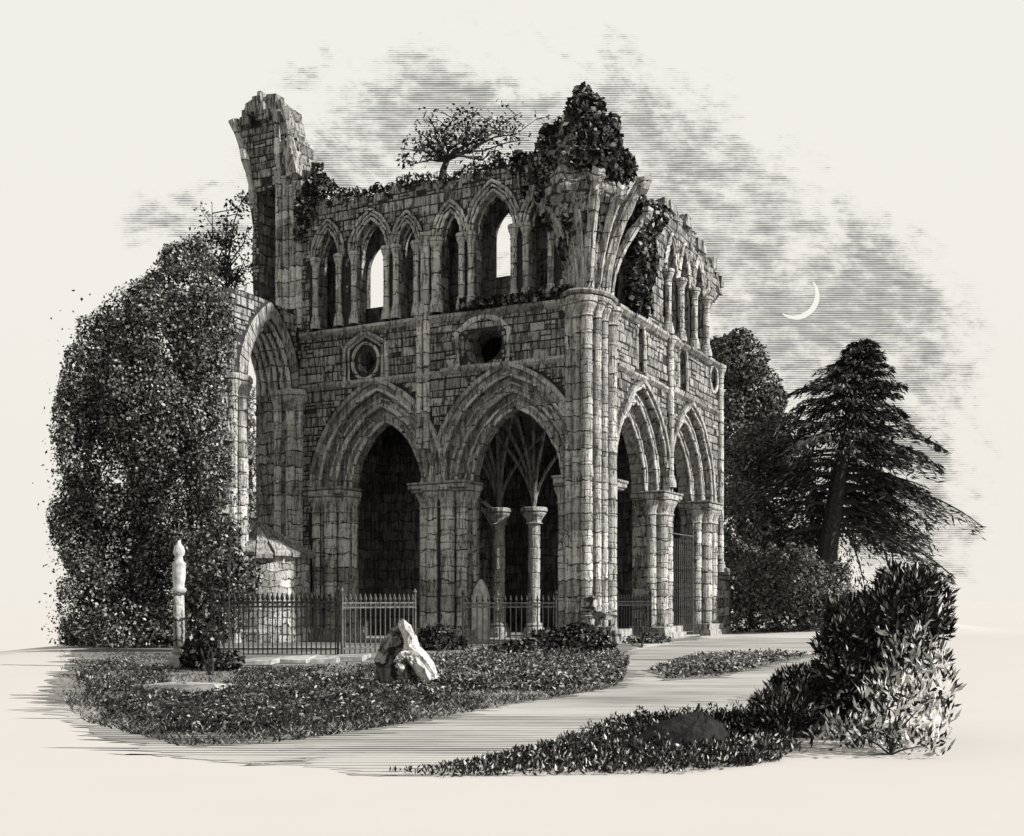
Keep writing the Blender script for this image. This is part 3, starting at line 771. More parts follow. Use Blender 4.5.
for (a0, a1) in ((253, 241), (280, 284), (296, 293)):
    b_ = bmesh.new(); tube(b_, [(fx(a0 + (a1 - a0) * f ** 1.7), .02 - .55 * f ** 1.6, 17.8 + 3.6 * f) for f in (i / 7 for i in range(8))], [.15 + .05 * math.sin(i * 2) for i in range(8)], 6); obj('vault_rib', b_, M['shaft'], tu)
bm = bmesh.new()
for i in range(60):
    f = rnd.random(); x = fx(240) + (fx(301) - fx(240)) * f; z = 21.9 - max(0, f - .62) * 9 + rnd.uniform(-.5, .2); s_ = rnd.uniform(.14, .3)
    y = rnd.uniform(-.25, .8); box(bm, x - s_, x + s_, y - s_, y + s_, z - s_, z + s_, .07)
b_ = bmesh.new(); box(b_, fx(253), fx(257.5), .2, .5, 22.0, 22.75, .04); obj('finial', b_, M['rubble'], tu)
obj('broken_top', bm, M['block'], tu)
# loose coping stones along the broken wall heads
bm = bmesh.new()
for i in range(130):
    x = rnd.uniform(-12.6, -1); s_ = rnd.uniform(.1, .22); z = TOP + .22 * noise2(x, 2); y = rnd.uniform(.1, .5); box(bm, x - s_ * 1.4, x + s_ * 1.4, y - s_, y + s_, z - .1, z + s_, .05)
obj('coping', bm, M['block'], ABB); bm = bmesh.new()
for i in range(120):
    k = rnd.random(); j = rnd.randrange(len(tl) - 1); u = tl[j][0] * (1 - k) + tl[j + 1][0] * k; z = tl[j][1] * (1 - k) + tl[j + 1][1] * k; s_ = rnd.uniform(.12, .28)
    q = SD(u, z, rnd.uniform(.1, .6)); box(bm, q.x - s_, q.x + s_, q.y - s_, q.y + s_, z - s_, z + s_ * .8, .06)
obj('coping', bm, M['block'], ABB)

# ------------------------------------------------------------------ plants growing on the ruin
def root_at(name, label, cat, p, group=None): return thing(name, label, cat, p, 0, group)
def foliage_thing(name, label, cat, base, clumps, n, size, mat, group=None, part='foliage', stems=3, **kw):
    """clumps in world metres"""
    base = Vector(base); o = root_at(name, label, cat, base, group); clumps = list(clumps)
    for c in clumps[:]:
        for k in range(5):
            dv = Vector((rnd.gauss(0, 1), rnd.gauss(0, 1), rnd.gauss(.2, 1))).normalized(); q = rnd.uniform(.18, .36)
            clumps.append((c[0] + dv.x * c[3], c[1] + dv.y * c[4], c[2] + dv.z * c[5], c[3] * q, c[4] * q, c[5] * q))
    p, dr = clump_points([(c[0] - base.x, c[1] - base.y, c[2] - base.z, *c[3:]) for c in clumps], n, kw.pop('surf', .6))
    keep = p[:, 2] > kw.pop('floor', -1e9); p, dr = p[keep], dr[keep]
    up = dr.copy(); up[:, 2] += .25
    leaves(part, p, up, size, mat, o, **kw)
    if stems:
        bm = bmesh.new()
        for i in range(stems):
            c = clumps[rnd.randrange(len(clumps))]; e = Vector(c[:3]) - base
            tube(bm, [(rnd.uniform(-.1, .1), rnd.uniform(-.1, .1), -.05), e * .5 + Vector((rnd.uniform(-.1, .1), rnd.uniform(-.1, .1), .1)), e], [.03, .02, .008], 5)
        obj('stem', bm, M['bark'], o)
    return o
def lc(x, y, z, *r): q = W2(x, y, z); return (q.x, q.y, q.z, *r)

cl_ = [lc(-.7, .9, 17.0, 1.7, 1.8, 1.1), lc(-.75, 1.0, 18.3, 1.2, 1.35, 1.0), lc(-.7, 1.1, 19.3, .75, .8, .75), lc(-1.9, .6, 16.9, 1.0, .8, .8), lc(.2, .9, 17.2, .95, 1.1, .8), lc(-2.7, .4, 17.4, .7, .5, .6),
       lc(0, .6, 18.0, .9, 1.0, .8), lc(-1.1, 0, 16.2, 1.0, .6, .7), lc(-1.5, .5, 18.0, .8, .8, .8), lc(.7, 1.3, 17.2, .5, .7, .4), lc(.4, 1.0, 18.7, .35, .4, .3), lc(-.75, 1.1, 20.0, .3, .35, .4), lc(-1.4, -.35, 15.4, .35, .25, .6), lc(-.6, -.5, 15.3, .25, .25, .7), lc(-.9, -.2, 14.2, .2, .2, .6), lc(.1, -.1, 14.3, .15, .15, .5)]
foliage_thing('ivy', 'dark ivy mass covering the tall peak above the corner pier', 'ivy', W2(-.7, 0, 15.5), cl_, 13000, .21, M['ivy'], part='leaves', aspect=.75, surf=.75)
cl_ = [lc(-.1, 4.6, 16.6, .5, 1.1, .7), lc(-.1, 6.0, 16.6, .5, 1.3, .8), lc(0, 4.4, 15.3, .4, .9, .9), lc(0, 5.6, 14.9, .4, 1.0, 1.0), lc(0, 4.2, 13.6, .35, .8, .9), lc(0, 5.2, 13.2, .35, .9, .6), lc(-.1, 7.3, 17.3, .4, .7, .4)]
foliage_thing('ivy', 'ivy curtain hanging on the broken upper side wall behind the corner', 'ivy', W2(0, 5, 12.4), cl_, 5200, .19, M['ivy'], part='leaves', aspect=.8)
cl_ = [lc(x, -.1, S2 + .35 + .12 * noise2(x * 2), .5, .25, .26) for x in np.arange(-4.8, -.8, .55)]
foliage_thing('ivy', 'thin ivy trailing along the ledge under the large clerestory arch', 'ivy', W2(-2.5, -.1, S2 + .2), cl_, 900, .2, M['ivy'], part='leaves', aspect=.8, stems=2)
cl_ = [lc(x, .3, TOP + .25 + .25 * noise2(x, 2), .45, .4, .28 + .12 * rnd.random()) for x in np.arange(-12.5, -2.2, .5)]
foliage_thing('wall_plants', 'ragged weeds and grasses growing along the top of the front wall', 'weeds', W2(-7, .3, TOP), cl_, 3600, .19, M['ivy'], part='leaves', aspect=.4, stems=5, surf=.4)
cl_ = [lc(-12.5, .2, 17.9, .6, .5, .6), lc(-12.0, .3, 18.3, .55, .5, .45), lc(-12.3, -.1, 17.2, .6, .3, .6), lc(-12.7, 0, 16.5, .35, .3, .6), lc(-12.15, .3, 18.9, .3, .3, .35)]
foliage_thing('wall_shrub', 'small dark shrub rooted where the turret meets the wall top', 'shrub', W2(-12.4, .2, 16.9), cl_, 2000, .18, M['ivy'], aspect=.6, surf=.3)

def branchy(parent, base, tips, r0, leafs, size, mat, wig=.25, leafpart='crown', twigs=5, tw=.7):
    bm = bmesh.new(); pts = []
    for tp in tips:
        tp = Vector(tp); P = [Vector(base).lerp(tp, f) + Vector((rnd.gauss(0, wig), rnd.gauss(0, wig), rnd.gauss(0, wig) * .6)) * math.sin(f * math.pi) for f in (0, .25, .5, .75, 1)]
        tube(bm, P, [r0, r0 * .7, r0 * .45, r0 * .3, r0 * .15], 5)
        for k in range(twigs):
            f = rnd.uniform(.3, 1); i = min(3, int(f * 4)); s_ = P[i].lerp(P[i + 1], f * 4 - i)
            e = s_ + Vector((rnd.gauss(0, tw), rnd.gauss(0, tw), rnd.gauss(.15, tw * .6))); md = s_.lerp(e, .5) + Vector((0, 0, rnd.uniform(0, .15)))
            tube(bm, [s_, md, e], [r0 * .3, r0 * .2, r0 * .1], 4); pts += [s_.lerp(e, q) for q in (.4, .6, .8, 1, 1.05)]
        pts += [P[3], P[4]]
    obj('branches', bm, M['bark'], parent)
    pts = np.array([list(p) for p in pts]); idx = nr.integers(0, len(pts), leafs)
    p = pts[idx] + nr.normal(0, size * .8, (leafs, 3)); leaves(leafpart, p, nr.normal(0, 1, (leafs, 3)) + np.array([0, 0, .6]), size, mat, parent, aspect=.5)
b = at(440, 178, 44.6); o = root_at('wind_bent_tree', 'small wind-bent tree with open branches growing on top of the front wall', 'tree', b)
bm = bmesh.new(); t1 = at(447, 160, 44.6) - b; tube(bm, [(0, 0, -.4), t1 * .5, t1], [.16, .13, .11], 7); obj('trunk', bm, M['bark'], o)
tips = [at(px, py, 44.6 + rnd.uniform(-1.4, 1.4)) - b for px, py in ((400, 148), (415, 130), (432, 122), (452, 116), (470, 110), (488, 120), (505, 128), (522, 112), (538, 118), (530, 140), (410, 165), (500, 150), (470, 135), (445, 135), (425, 145))]
branchy(o, t1, tips, .075, 1100, .18, M['leafd'], .2, twigs=6, tw=.42)
b = g_at(226, 640); b = Vector(((226 - 512) / F * 50, 50, 0)); o = root_at('thin_tree', 'tall thin sparse tree rising behind the broken wall left of the turret', 'tree', b)
bm = bmesh.new(); fk = at(222, 300, 50) - b; tube(bm, [(0, 0, -.1), fk * .5 + Vector((.2, 0, 0)), fk], [.22, .17, .12], 7); obj('trunk', bm, M['bark'], o)
tips = [at(px, py, 50 + rnd.uniform(-1.5, 1.5)) - b for px, py in ((212, 205), (228, 212), (242, 200), (248, 225), (200, 240), (185, 250), (232, 240), (246, 255), (215, 230), (240, 275), (205, 262))]
branchy(o, fk, tips, .09, 1500, .2, M['leafd'], .3, twigs=7, tw=.6)

# ------------------------------------------------------------------ trees and shrubs on the ground
YT = 40.5
def px_clumps(spec, Y0, dep):
    """(px, py, rx, ry) in picture pixels at about depth Y0"""
    r_ = []
    for px, py, rx, ryy in spec:
        Y = Y0 + rnd.uniform(-dep, dep); c = at(px, py, Y); k = Y / F
        r_.append((c.x, c.y, c.z, rx * k, max(rx, ryy) * k * .8, ryy * k))
    return r_
spec = [(118, 525, 36, 38), (182, 530, 32, 38), (150, 560, 34, 34), (105, 590, 30, 30), (150, 620, 34, 28), (135, 395, 40, 46), (150, 450, 40, 40), (118, 336, 26, 24), (88, 380, 26, 36), (152, 306, 28, 26), (72, 430, 18, 40), (74, 520, 20, 44), (150, 330, 52, 48), (185, 295, 40, 42), (115, 345, 38, 38), (205, 340, 28, 50), (95, 400, 34, 48), (145, 410, 52, 58), (195, 420, 30, 60), (85, 460, 26, 40), (120, 490, 46, 52), (175, 500, 44, 62), (215, 470, 14, 40),
        (85, 540, 24, 40), (120, 570, 46, 46), (165, 590, 42, 52), (205, 575, 30, 45), (90, 610, 30, 40), (130, 635, 46, 34), (165, 640, 40, 24), (92, 645, 28, 26), (75, 655, 22, 14), (120, 662, 34, 12), (165, 660, 30, 12), (190, 262, 26, 22)]
b = Vector(((140 - 512) / F * YT, YT, 0)); o = root_at('broadleaf_tree', 'huge dense bushy tree with mottled leaves down to the ground on the left', 'tree', b)
cl_ = px_clumps(spec, YT, 1.6)
sub = []
for c in cl_:                                       # smaller clumps round each mass give an uneven outline
    sub.append(c)
    for k in range(9):
        dv = Vector((rnd.gauss(0, 1), rnd.gauss(0, 1), rnd.gauss(0, 1))).normalized(); s_ = rnd.uniform(.25, .42)
        sub.append((c[0] + dv.x * c[3] * .85, c[1] + dv.y * c[4] * .85, c[2] + dv.z * c[5] * .85, c[3] * s_, c[4] * s_, c[5] * s_))
p, dr = clump_points([(c[0] - b.x, c[1] - b.y, c[2], *c[3:]) for c in sub], 165000, .75); k_ = p[:, 2] > .05; p, dr = p[k_], dr[k_]
ex = []
for px, py, rx, ry_, n in ((74, 390, 7, 40, 140), (60, 470, 4, 50, 260), (62, 560, 4, 50, 260), (62, 635, 6, 30, 240), (235, 545, 7, 40, 300), (228, 440, 5, 60, 300)):
    c = at(px, py, YT); q_ = YT / F; ex.append(np.stack([nr.normal(c.x - b.x, rx * q_, n), nr.normal(0, .6, n), nr.normal(c.z, ry_ * q_, n)], 1))
ex = np.concatenate(ex); ex = ex[ex[:, 2] > .1]; p = np.concatenate([p, ex]); dr = np.concatenate([dr, unit(nr.normal(0, 1, ex.shape))])
leaves('crown', p, dr + np.array([0, -.2, .3]), .118, M['leaf'], o, aspect=.62, spread=.7)
bm = bmesh.new(); tube(bm, [(0, 0, -.1), (.1, .1, 3), (.2, 0, 6), (.5, 0, 9)], [.45, .38, .3, .15], 9); obj('trunk', bm, M['bark'], o)

foliage_thing('shrub', 'leafy shrub leaning on the iron railing below the broken wall', 'shrub', g_at(232, 662), px_clumps([(215, 560, 26, 34), (238, 580, 22, 26), (205, 610, 24, 34), (225, 620, 16, 20)], 35.5, .5), 8500, .13, M['leaf'], aspect=.6, floor=.02)
foliage_thing('shrub', 'low shrub with pale leaf edges at the foot of the slender stone pillar', 'shrub', g_at(212, 676), px_clumps([(200, 655, 18, 20), (222, 664, 18, 14), (206, 640, 12, 16)], 26.5, .3), 2200, .13, M['leafd'], aspect=.6, floor=.02)
foliage_thing('bush', 'dark round bush at the foot of the middle pier beside the pale boulder', 'bush', g_at(440, 652), px_clumps([(437, 640, 20, 15), (452, 646, 14, 10)], 37, .3), 1500, .17, M['leafd'], aspect=.5, floor=.02)
foliage_thing('bush', 'broad dark bush against the railing at the foot of the corner pier', 'bush', g_at(560, 660), px_clumps([(530, 648, 26, 9), (556, 642, 24, 14), (580, 641, 24, 18), (600, 652, 20, 10), (505, 652, 22, 7)], 33.5, .6), 4200, .17, M['leafd'], aspect=.5, floor=.02)
foliage_thing('bush', 'small weeds at the foot of the side wall pier beside the path', 'bush', g_at(640, 648), px_clumps([(630, 642, 14, 6), (655, 640, 16, 6)], 43, .3), 500, .16, M['leafd'], aspect=.4, floor=.02)

def bg_tree(label, px, Y, spec, n, size, mat, name='round_tree', dep=1.5):
    b = Vector(((px - 512) / F * Y, Y, 0)); b.z = mound_and_shadow_drop(b.x, b.y); o = root_at(name, label, 'tree', b)
    s_ = px_clumps(spec, Y, dep); sub = []
    for c in s_:
        sub.append(c)
        for k in range(6):
            dv = Vector((rnd.gauss(0, 1), rnd.gauss(0, 1), rnd.gauss(0, 1))).normalized(); q = rnd.uniform(.28, .45)
            sub.append((c[0] + dv.x * c[3] * .8, c[1] + dv.y * c[4] * .8, c[2] + dv.z * c[5] * .8, c[3] * q, c[4] * q, c[5] * q))
    p, dr = clump_points([(c[0] - b.x, c[1] - b.y, c[2] - b.z, *c[3:]) for c in sub], n, .75); kk = p[:, 2] > .02
    leaves('crown', p[kk], dr[kk] + np.array([0, -.1, .4]), size, mat, o, aspect=.65, spread=.7)
    bm = bmesh.new(); top = max(c[2] for c in s_) - b.z; tube(bm, [(0, 0, -.2), (.1, 0, top * .5), (.2, 0, top * .9)], [.4, .3, .1], 8); obj('trunk', bm, M['bark'], o)
bg_tree('tall grey round-headed tree close behind the end of the side wall', 740, 74, [(738, 362, 30, 28), (722, 360, 22, 24), (755, 400, 28, 36), (730, 420, 28, 40), (760, 440, 26, 36), (735, 480, 30, 40)], 32000, .24, M['leafm'])
bg_tree('dark leafy tree filling the gap between the side wall and the cedar', 755, 64, [(750, 470, 34, 40), (785, 450, 26, 36), (740, 530, 28, 46), (790, 510, 30, 50), (765, 560, 36, 40), (810, 560, 26, 34)], 26000, .20, M['leafm'])
M['leafp'] = leafmat('leaf_pale', ((0, .05), (.3, .13), (.6, .22), (.85, .36)))
bg_tree('pale leafy tree glimpsed through the tall arch of the broken wall', 246, 66, [(246, 430, 22, 46), (250, 490, 24, 60), (244, 560, 26, 50), (230, 400, 20, 40), (262, 540, 20, 50)], 12000, .24, M['leafp'], dep=.8)
def hedge(label, spec, Y, n, base):
    foliage_thing('hedge_bush', label, 'bush', base, px_clumps(spec, Y, .6), n, .17, M['leafm'], group='bushes at the end of the path', aspect=.6, floor=.02)
hedge('dark grey bush at the end of the path next to the buttress', [(745, 580, 22, 36), (735, 612, 18, 24), (765, 600, 20, 34)], 55, 8000, g_at(748, 634))
hedge('rounded dark grey bush standing below the cedar trunk', [(800, 580, 26, 34), (828, 588, 24, 28), (790, 612, 26, 24), (825, 616, 30, 20), (775, 575, 16, 26)], 54, 12000, g_at(805, 634))

# the cedar
YC = 62.0
b = at(826, 566, YC); o = root_at('cedar_tree', 'big dark cedar with a leaning trunk and drooping layered branches', 'tree', (b.x, b.y, b.z - 1.0))
base = Vector((b.x, b.y, b.z - 1.0))
tr_px = [(822, 590), (826, 560), (832, 520), (838, 480), (845, 440), (852, 400), (858, 365), (862, 340)]
tp = [at(px, py, YC) - base for px, py in tr_px]
bm = bmesh.new(); tube(bm, tp, [.62, .55, .5, .43, .32, .22, .12, .04], 9); obj('trunk', bm, M['bark'], o)
bm = bmesh.new(); np_, nd_ = [], []
def trunk_at(f): f *= len(tp) - 1; i = min(int(f), len(tp) - 2); return tp[i].lerp(tp[i + 1], f - i)
for i in range(166):
    low = i >= 140                                   # more limbs low down on the open side
    f = .24 + .75 * (i / 139.0) if not low else .24 + .34 * ((i - 140) / 25.0)
    s_ = trunk_at(f); az = i * 2.399 + rnd.uniform(-.3, .3) if not low else rnd.uniform(-.75, .9)
    L = (1 - f) ** .88 * 9.6 * rnd.uniform(.7, 1.12) + .35
    L *= rnd.uniform(.62, 1.20) * (.84 if low else 1) * ((.98 if math.cos(az) > 0 else 1.12) if f < .5 else 1)
    if f < .52 and math.sin(az) < -.35 and not (low and math.cos(az) > .72): continue
    rise = rnd.uniform(.0, .35) * L * (.4 + f * .5) * (.35 if f > .78 else 1); drop = L * rnd.uniform(.28, .66) * (1.12 - .85 * f)
    P = []
    for k in range(8):
        g = k / 7; P.append(s_ + Vector((math.cos(az) * L * g, math.sin(az) * L * g * .9, rise * math.sin(g * math.pi * .6) - drop * g * g + max(0, f - .35) * .5 * (0 if f > .85 else 1) * max(0, g - .55) ** 1.5 * L)))
    tube(bm, P, [.11 * (1 - .85 * k / 7) * (1.25 - f) + .012 for k in range(8)], 5)
    nn = int((140 * L / 4 + 45) * (.80 + .20 * smooth(f, .32, .62)))
    for q in range(nn):
        g = rnd.uniform(.22, 1.0) ** .8; k = min(6, int(g * 7)); c = P[k].lerp(P[k + 1], g * 7 - k)
        side = Vector((-math.sin(az), math.cos(az), 0)) * rnd.gauss(0, .10 * L * (1.15 - g) + .26)
        c = c + side + Vector((0, 0, -abs(side.length) * .35 - (abs(rnd.gauss(0, .28)) if f < .55 else 0) + rnd.gauss(0, .08)))
        np_.append(list(c)); nd_.append([math.cos(az) * .8 + side.x * .5, math.sin(az) * .8 + side.y * .5, -.38 + rnd.gauss(0, .22)])
obj('branches', bm, M['bark'], o)
np_ = np.array(np_); nd_ = unit(np.array(nd_) + nr.normal(0, .25, (len(nd_), 3)))
sd = unit(np.cross(nd_, np.array([0, 0, 1.0]) + nr.normal(0, .5, (len(nd_), 3)))); L = nr.uniform(.28, .62, (len(nd_), 1))
quads('needles', np.stack([np_ - nd_ * L * .5, np_ + sd * L * .11, np_ + nd_ * L * .5, np_ - sd * L * .11], 1), M['needle'], o)

# ------------------------------------------------------------------ ground cover and foreground plants
def scatter_px(poly, n, dens=None):
    """ground points inside a picture polygon, even over the ground's picture area"""
    xs = [p[0] for p in poly]; ys = [p[1] for p in poly]; res = []
    while len(res) < n:
        x, y = rnd.uniform(min(xs), max(xs)), rnd.uniform(min(ys), max(ys)); ins = False; j = len(poly) - 1
        for i in range(len(poly)):
            if (poly[i][1] > y) != (poly[j][1] > y) and x < (poly[j][0] - poly[i][0]) * (y - poly[i][1]) / (poly[j][1] - poly[i][1]) + poly[i][0]: ins = not ins
            j = i
        if ins and (dens is None or rnd.random() < dens(x, y)): res.append(g_at(x, y))
    return np.array([list(p) for p in res])
def blades(name, pts, h, wd, mat, lean=.5, label=None, cat='grass', kind='stuff', lay=0.0):
    N = len(pts); hh = (h * nr.uniform(.5, 1.3, N))[:, None]; az = nr.uniform(0, 2 * np.pi, N)
    d_ = np.stack([np.cos(az) * (lean + lay), np.sin(az) * lean, np.ones(N) * (1 - .6 * lay)], 1); d_ = unit(d_)
    az2 = nr.uniform(0, np.pi, N); s_ = np.stack([np.cos(az2), np.sin(az2) * .4, np.zeros(N)], 1) * wd
    v = np.stack([pts - s_, pts + s_, pts + d_ * hh * .6 + s_ * .8, pts + d_ * hh], 1)
    return tag(quads(name, v, mat), label, cat, None, kind)
lawn_px = [(62, 668), (52, 690), (84, 722), (180, 747), (270, 744), (350, 733), (440, 718), (540, 700), (615, 688), (625, 660), (470, 660), (360, 664), (240, 668), (215, 656), (60, 650)]
blades('grass', scatter_px(lawn_px, 34000, lambda x, y: (.35 + .65 * (math.sin(x * .05 + 1) * math.sin(y * .22 + x * .015) > 0)) * min(1, max(.06, (x - 50) / 70)) * (1 if y < 735 else .4)), .10, .012, M['blade'], .7, 'short rough grass over the lawn in front of the ruin', lay=.4)
bed_px = [(405, 664), (430, 684), (470, 690), (560, 692), (622, 682), (630, 662), (600, 652), (520, 650)]
p = scatter_px(bed_px, 34000); p[:, 2] += nr.uniform(0, .5, len(p)) ** 1.5 * (.25 + .55 * (np.sin(p[:, 0] * 3.1 + 1) * np.sin(p[:, 1] * 1.7) > -.1) * nr.uniform(.5, 1.2, len(p)))
tag(leaves('ground_ivy', p, np.tile([0, -.5, 1.0], (len(p), 1)), .08, M['leaf'], aspect=.5, spread=.8), 'thick leafy ground cover spreading before the corner pier', 'ground cover', None, 'stuff')
p = scatter_px([(240, 672), (330, 668), (390, 668), (450, 676), (480, 692), (400, 716), (280, 732), (180, 735), (110, 715), (80, 690), (70, 664), (180, 662), (160, 684), (215, 694)], 19000, lambda x, y: .25 + .75 * (math.sin(x * .07) * math.sin(y * .3 + x * .02) > -.1)); p[:, 2] += nr.uniform(0, .12, len(p))
tag(leaves('weeds', p, np.tile([0, -.5, 1.0], (len(p), 1)), .07, M['leafd'], aspect=.45, spread=.8), 'dark low weeds in the lawn below the pale boulder', 'weeds', None, 'stuff')
p = scatter_px([(650, 670), (668, 680), (720, 677), (775, 664), (810, 656), (770, 652), (700, 655)], 2600); p[:, 2] += nr.uniform(0, .12, len(p))
tag(leaves('verge_grass', p, np.tile([0, -.5, 1.0], (len(p), 1)), .11, M['leaf'], aspect=.4, spread=.8), 'small leafy verge island in the middle of the path', 'grass', None, 'stuff')

def pointed(name, pts, dirs, L, mat, parent=None, wd=.26):
    N = len(pts); d_ = unit(np.asarray(dirs) + nr.normal(0, .42, (N, 3))); s_ = unit(np.cross(d_, nr.normal(0, 1, (N, 3)) + np.array([0, 1.2, 0])))
    LL = (L * nr.uniform(.55, 1.3, N))[:, None]; nrm = np.cross(d_, s_)
    v = np.stack([pts, pts + d_ * LL * .45 + s_ * LL * wd * .5, pts + d_ * LL - nrm * LL * .12, pts + d_ * LL * .45 - s_ * LL * wd * .5], 1)
    return quads(name, v, mat, parent)
# low leafy strip along the near edge of the path
st_px = [(385, 772), (480, 762), (560, 745), (640, 722), (700, 722), (760, 716), (800, 735), (780, 762), (690, 774), (560, 776), (440, 778)]
p = scatter_px(st_px, 26000, lambda x, y: min(1, .12 + (x - 380) / 300) * (1 if y < 768 else .5))
hgt = np.clip((p[:, 0] + .9) / 2.2, .05, 1) * .24; p[:, 2] += nr.uniform(0, 1, len(p)) * hgt * (.55 + .45 * np.sin(p[:, 0] * 9) * np.sin(p[:, 1] * 6 + p[:, 0] * 3))
tag(pointed('ground_leaves', p, np.stack([nr.normal(0, .6, len(p)), nr.normal(-.3, .4, len(p)), np.ones(len(p))], 1), .06, M['fore'], wd=.34), 'low pointed leaves along the near edge of the path', 'ground cover', None, 'stuff')

def fore_bush(label, spec, Y, n, L, mat, base, dep=.5):
    base = Vector(base); o = root_at('foreground_bush', label, 'bush', base, 'foreground bushes')
    c_ = px_clumps(spec, Y, dep); sub = list(c_)
    for c in c_:
        for k in range(10):
            dv = Vector((rnd.gauss(0, 1), rnd.gauss(0, 1), rnd.gauss(.3, 1))).normalized(); q = rnd.uniform(.14, .30)
            sub.append((c[0] + dv.x * c[3] * 1.02, c[1] + dv.y * c[4] * 1.02, c[2] + dv.z * c[5] * 1.08, c[3] * q, c[4] * q, c[5] * q * 1.3))
    p, dr = clump_points([(c[0] - base.x, c[1] - base.y, c[2], *c[3:]) for c in sub], n, .5); kk = p[:, 2] > 0.01
    pointed('foliage', p[kk], dr[kk] * .6 + np.array([0, -.2, .75]), L, mat, o)
    bm = bmesh.new()
    for c in c_: tube(bm, [(0, 0, 0), ((c[0] - base.x) * .35, (c[1] - base.y) * .35, c[2] * .5), (c[0] - base.x, c[1] - base.y, c[2])], [.012, .009, .004], 5)
    obj('stem', bm, M['bark'], o)
fore_bush('tall dark bush with spiky pointed leaves at the right edge', [(900, 620, 40, 40), (868, 640, 38, 38), (922, 602, 28, 20), (850, 668, 34, 32), (868, 668, 30, 34), (845, 630, 20, 24), (905, 590, 24, 18)], 13.5, 14000, .115, M['fore'], g_at(880, 742))
fore_bush('lower dark pointed-leaf bush left of the tallest foreground bush', [(800, 690, 24, 22), (780, 715, 30, 24), (825, 705, 34, 30), (740, 738, 34, 16), (790, 735, 34, 22), (850, 710, 30, 26)], 13.2, 12000, .10, M['fore'], g_at(790, 752))
fore_bush('sparse pale bush with loose stems at the lower right corner', [(915, 680, 34, 34), (890, 710, 36, 28), (912, 655, 26, 26), (860, 735, 40, 18), (920, 720, 22, 24), (820, 748, 46, 14), (760, 758, 40, 10), (900, 745, 34, 14), (936, 690, 18, 34), (925, 745, 26, 16), (865, 760, 50, 8), (800, 765, 40, 6)], 12.3, 2300, .125, M['forep'], g_at(890, 755))

# dark hummock with a broken stump in the strip
b = g_at(684, 752); bm = bmesh.new(); rough_mass(bm, [(0, 0, -.05, .62, .45), (.02, 0, .12, .52, .40), (.05, 0, .27, .36, .28), (.12, 0, .36, .16, .14), (.16, 0, .40, .05, .05)], 16, .07)
o = obj('mossy_boulder', bm, plain('dark_moss', .010, var=.5, scale=12)); o.location = b; tag(o, 'dark mossy hump of rock among the low leaves by the path', 'rock')
b = g_at(694, 740); bm = bmesh.new(); tube(bm, [(0, 0, 0), (.02, 0, .25), (.06, 0, .42)], [.07, .05, .01], 6); tube(bm, [(-.03, 0, .1), (-.08, 0, .36)], [.04, .006], 6)
o = obj('stump', bm, M['bark']); o.location = b; tag(o, 'small splintered stump sticking up behind the dark rock', 'stump')

# ------------------------------------------------------------------ railings
def railing(name, label, p0, p1, h, n, mat='iron', group='iron railings round the ruin', spear=True, tall=False):
    p0, p1 = Vector(p0), Vector(p1); d_ = p1 - p0; L = d_.length; o = thing(name, label, 'gate' if 'gate' in name else 'railing', p0, math.atan2(d_.y, d_.x), group)
    for z in ((h * .88, h * .80, .18) if not tall else (h * .97, .2)):
        bm = bmesh.new(); box(bm, -.03, L + .03, -.025, .025, z - .022, z + .022); obj('rail', bm, M[mat], o)
    bm = bmesh.new(); r = .016
    box(bm, -r, r, -r, r, 0, h * .93)
    if spear:
        lathe(bm, 0, 0, [(.015, h * .9), (.05, h * .93), (.055, h * .95), (.012, h * 1.04)], 6)
        bmesh.ops.translate(bm, verts=bm.verts[:], vec=(0, 0, 0))
    me = bpy.data.meshes.new('picket'); bm.to_mesh(me); bm.free(); me.materials.append(M[mat])
    for i in range(n):
        k = bpy.data.objects.new('picket', me); COL.objects.link(k); k.parent = o; k.location = (L * (i + .5) / n, 0, 0)
    if spear:
        bm = bmesh.new()
        for i in range(n):                          # small loops between the two upper rails
            x = L * (i + .5) / n + L / n * .5
            for j in range(8):
                q0, q1 = j * math.pi / 4, (j + 1) * math.pi / 4
                tube(bm, [(x + .05 * math.cos(q0), 0, h * .84 + .05 * math.sin(q0)), (x + .05 * math.cos(q1), 0, h * .84 + .05 * math.sin(q1))], .009, 4)
        obj('scrollwork', bm, M[mat], o)
    bm = bmesh.new(); box(bm, -.03, .03, -.03, .03, 0, h * 1.04); lathe(bm, 0, 0, [(.03, h * 1.04), (.07, h * 1.08), (.02, h * 1.14)], 8); obj('post', bm, M[mat], o)
    bm = bmesh.new(); box(bm, L - .03, L + .03, -.03, .03, 0, h * 1.04); lathe(bm, L, 0, [(.03, h * 1.04), (.07, h * 1.08), (.02, h * 1.14)], 8); obj('post', bm, M[mat], o)
railing('railing', 'black spear-topped iron railing between the shrub and the left pier', g_at(212, 655), g_at(338, 655), 1.75, 26)
railing('railing', 'grey worn iron railing closing the left bay below the dark arch', g_at(342, 655), g_at(415, 650), 1.72, 15, 'ironpale')
railing('railing', 'black iron railing with round loops across the right front bay', g_at(463, 648), g_at(556, 646), 1.7, 17)
railing('railing', 'short black iron railing in the first arch of the side wall', W2(-.35, 3.3, 0), W2(-.35, 6.9, 0), 1.75, 13)
railing('gate', 'tall plain iron gate standing in the farther side arch', W2(-.4, 8.95, 0), W2(-.4, 12.3, 0), 4.6, 12, 'ironpale', 'iron railings round the ruin', False, True)

